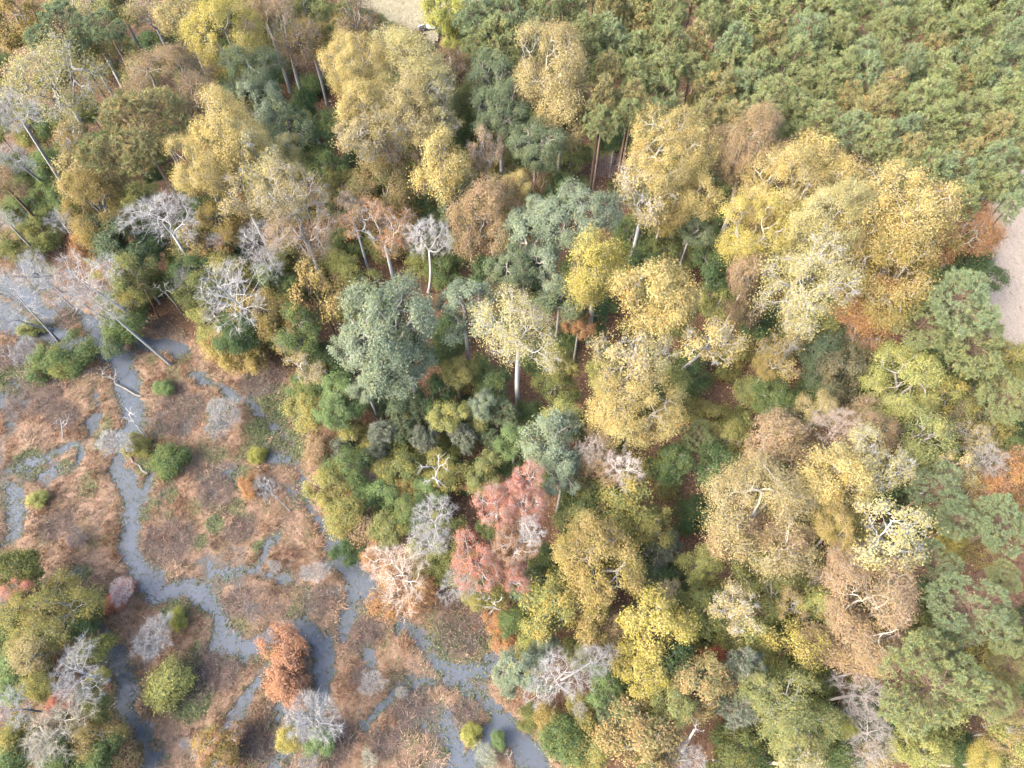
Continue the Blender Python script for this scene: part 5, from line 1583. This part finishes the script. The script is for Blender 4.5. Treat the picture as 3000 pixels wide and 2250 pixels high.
# ---- understory: low shrubs filling the gaps, each named by the landmark it grows beside
FOREST = [full(*p) for p in [(-30, -30), (2250, -30), (2250, 1690), (1260, 1690), (1190, 1580), (1110, 1500), (1110, 1310), (960, 1290), (830, 1150), (720, 1090), (670, 850), (560, 750), (420, 730), (310, 670), (200, 640), (60, 480), (-30, 440)]]
FW = np.array([at(*p, 3.0) for p in FOREST])
urng = np.random.default_rng(23)
spots = []
tries = 0
while len(spots) < 480 and tries < 16000:
    tries += 1
    x, y = urng.uniform(-80, 95), urng.uniform(-5, 118)
    if not in_poly(np.array([x]), np.array([y]), FW)[0]:
        continue
    if in_poly(np.array([x]), np.array([y]), F1)[0] or in_poly(np.array([x]), np.array([y]), F2)[0]:
        continue
    px, py = to_px(x, y, 3.0)
    if not (-20 < px < 3020 and -10 < py < 2260):
        continue
    if 1690 < px < 1840 and 440 < py < 660:               # the open clearing
        continue
    if any((x - a) ** 2 + (y - b) ** 2 < 3.3 ** 2 for a, b, *_ in spots):
        continue
    stand = px > 1650 and py < 480 + max(0, (px - 2100)) * .3
    if stand and urng.random() < .6:
        continue
    spots.append((x, y, px, py))
UC = [('dark', 'dark green'), ('green', 'green'), ('olive', 'olive'), ('goldolive', 'mustard'), ('dark', 'dark green'), ('green', 'green'), ('yellowgreen', 'yellow-green')]
# spots that the canopy hides completely are left empty
HIDDEN = {True: set([4, 7, 16, 24, 32, 38, 45, 48, 56, 58, 63, 74, 75, 88, 97, 100, 106, 111, 112, 116, 117, 118, 123, 126, 127, 143, 147, 148, 150, 154, 156, 158, 162, 164, 167, 170, 171, 180, 199, 205, 207, 217, 223, 224, 225, 247, 248, 252, 259, 266]), False: set([4, 13, 33, 39, 42, 49, 52, 60, 73, 83, 98, 103, 124, 129, 145, 181, 183, 184, 192, 197, 201, 204, 205, 208, 211])}
kcount = {True: 0, False: 0}
LP = np.array([(a, b) for a, b, _ in LAND])
seen = {}
for (x, y, px, py) in spots:
    c, cn = UC[int(urng.integers(len(UC)))]
    d = np.hypot(LP[:, 0] - px, LP[:, 1] - py)
    i = int(np.argmin(d))
    dx, dy = px - LP[i, 0], py - LP[i, 1]
    side = ('right of' if dx > 0 else 'left of') if abs(dx) > abs(dy) else ('below' if dy > 0 else 'above')
    small = urng.random() < .55
    key = (cn, side, i, small)
    n = seen.get(key, 0)
    seen[key] = n + 1
    lead = ['low', 'another low', 'a third low', 'a fourth low', 'a fifth low', 'a sixth low'][min(n, 5)]
    skip = kcount[small] in HIDDEN[small]
    kcount[small] += 1
    h = float(urng.uniform(3.0, 6.0) if small else urng.uniform(6.0, 12.0))
    rpx = float(urng.uniform(1.9, 2.6)) * F / depth(x, y, h * .6)
    qx, qy = to_px(x, y, h * .5)
    if skip:
        seen[key] = n
        continue
    grow('B' if small else 'D', qx, qy, rpx, h, c, '%s %s understory %s %s %s' % (lead, cn, 'shrub' if small else 'tree', side, LAND[i][2]), 'understory shrubs' if small else 'understory trees', name='understory_shrub' if small else 'understory_tree')

# ---- a fallen log in the channel and a heap of rubbish on the meadow
def log(pts, r0, r1, label, nb, seed, z0=.15):
    rng = np.random.default_rng(seed)
    P = [np.array([*at(*p, z0), z0]) for p in pts]
    A, B = P[0], P[-1]
    root = obj('fallen_tree', None)
    root.location = A
    root['label'] = label
    root['category'] = 'fallen tree'
    n = 6
    S = []
    L = np.linalg.norm(B - A)
    prev = np.zeros(3)
    pts3 = [prev]
    for k in range(1, n + 1):
        q = (B - A) * k / n + rng.normal(size=3) * .02 * L * np.array([1, 1, .3]) + np.array([0, 0, .05 * k])
        S.append((prev, q, r0 + (r1 - r0) * (k - 1) / n, r0 + (r1 - r0) * k / n))
        prev = q
        pts3.append(q)
    t = obj('trunk', tubes('log_trunk', S, M_BARK, 8), root)
    set_col(t, (128, 124, 116), WK)
    T = []
    for k in range(nb):
        a = pts3[int(rng.integers(2, n))]
        T.append(a + unit(rng.normal(size=3) + (B - A) / L * 1.2 + np.array([0, 0, .7])) * rng.uniform(.6, 2.2))
    for q in T:
        i0 = np.argmin([np.linalg.norm(q - p) for p in pts3])
        b = obj('branch', tubes('log_branch', skeleton(rng, pts3[i0], q + rng.normal(size=(7, 3)) * .35, .015, .5), M_BARK, 4), root)
        set_col(b, WHITE, WK)
log([tile(10, 920, 910), tile(10, 620, 750)], .16, .05, 'grey fallen dead tree lying in the channel with white branches', 9, 3)
log([tile(10, 110, 745), tile(10, 480, 770)], .10, .04, 'thin grey fallen trunk lying below the bend bush', 5, 4)
log([tile(10, 960, 1410), tile(10, 790, 1270)], .16, .10, 'pale fallen trunk leading to the brushy tree across the channel', 2, 5)

import bmesh
def box_part(name, parent, loc, size, rot, mat, bev=.03):
    bm = bmesh.new()
    bmesh.ops.create_cube(bm, size=1)
    for v in bm.verts:
        v.co = Vector((v.co.x * size[0], v.co.y * size[1], v.co.z * size[2]))
    bmesh.ops.bevel(bm, geom=list(bm.edges), offset=min(size) * .25, segments=2, affect='EDGES')
    me = bpy.data.meshes.new(name)
    bm.to_mesh(me)
    bm.free()
    me.materials.append(mat)
    o = obj(name, me, parent)
    o.location = loc
    o.rotation_euler = rot
    return o
hx, hy = at(1240, 88, 1.1)
heap = obj('rubbish_heap', None)
heap.location = (hx, hy, 1.05)
heap['label'] = 'dark heap of rubbish with white scraps at the meadow edge'
heap['category'] = 'heap'
md, mw, mg = plain_material('black_sheet', (.03, .03, .04)), plain_material('white_sheet', (.36, .36, .35)), plain_material('grey_board', (.3, .29, .28))
box_part('dark_bag', heap, (0, 0, .35), (1.3, .9, .7), (.1, .1, .4), md)
box_part('dark_bag', heap, (-.9, -.5, .25), (1.0, .7, .5), (.1, .2, -.3), md)
box_part('white_panel', heap, (1.3, .3, .5), (1.5, .9, .08), (.3, .25, .2), mw, .01)
box_part('white_panel', heap, (-.4, .9, .3), (1.1, .5, .08), (-.3, .1, .7), mw, .01)
box_part('board', heap, (-1.5, -.3, .15), (2.2, .2, .1), (0, .08, .5), mg, .01)
box_part('board', heap, (-.6, -1.1, .12), (2.4, .22, .1), (.05, 0, .15), mg, .01)

tot = sum(len(me.loops) - 2 * len(me.polygons) for me in bpy.data.meshes)
import sys
print('triangles in meshes', tot, 'objects', len(bpy.data.objects), 'trees', len(PLACED), file=sys.stderr)
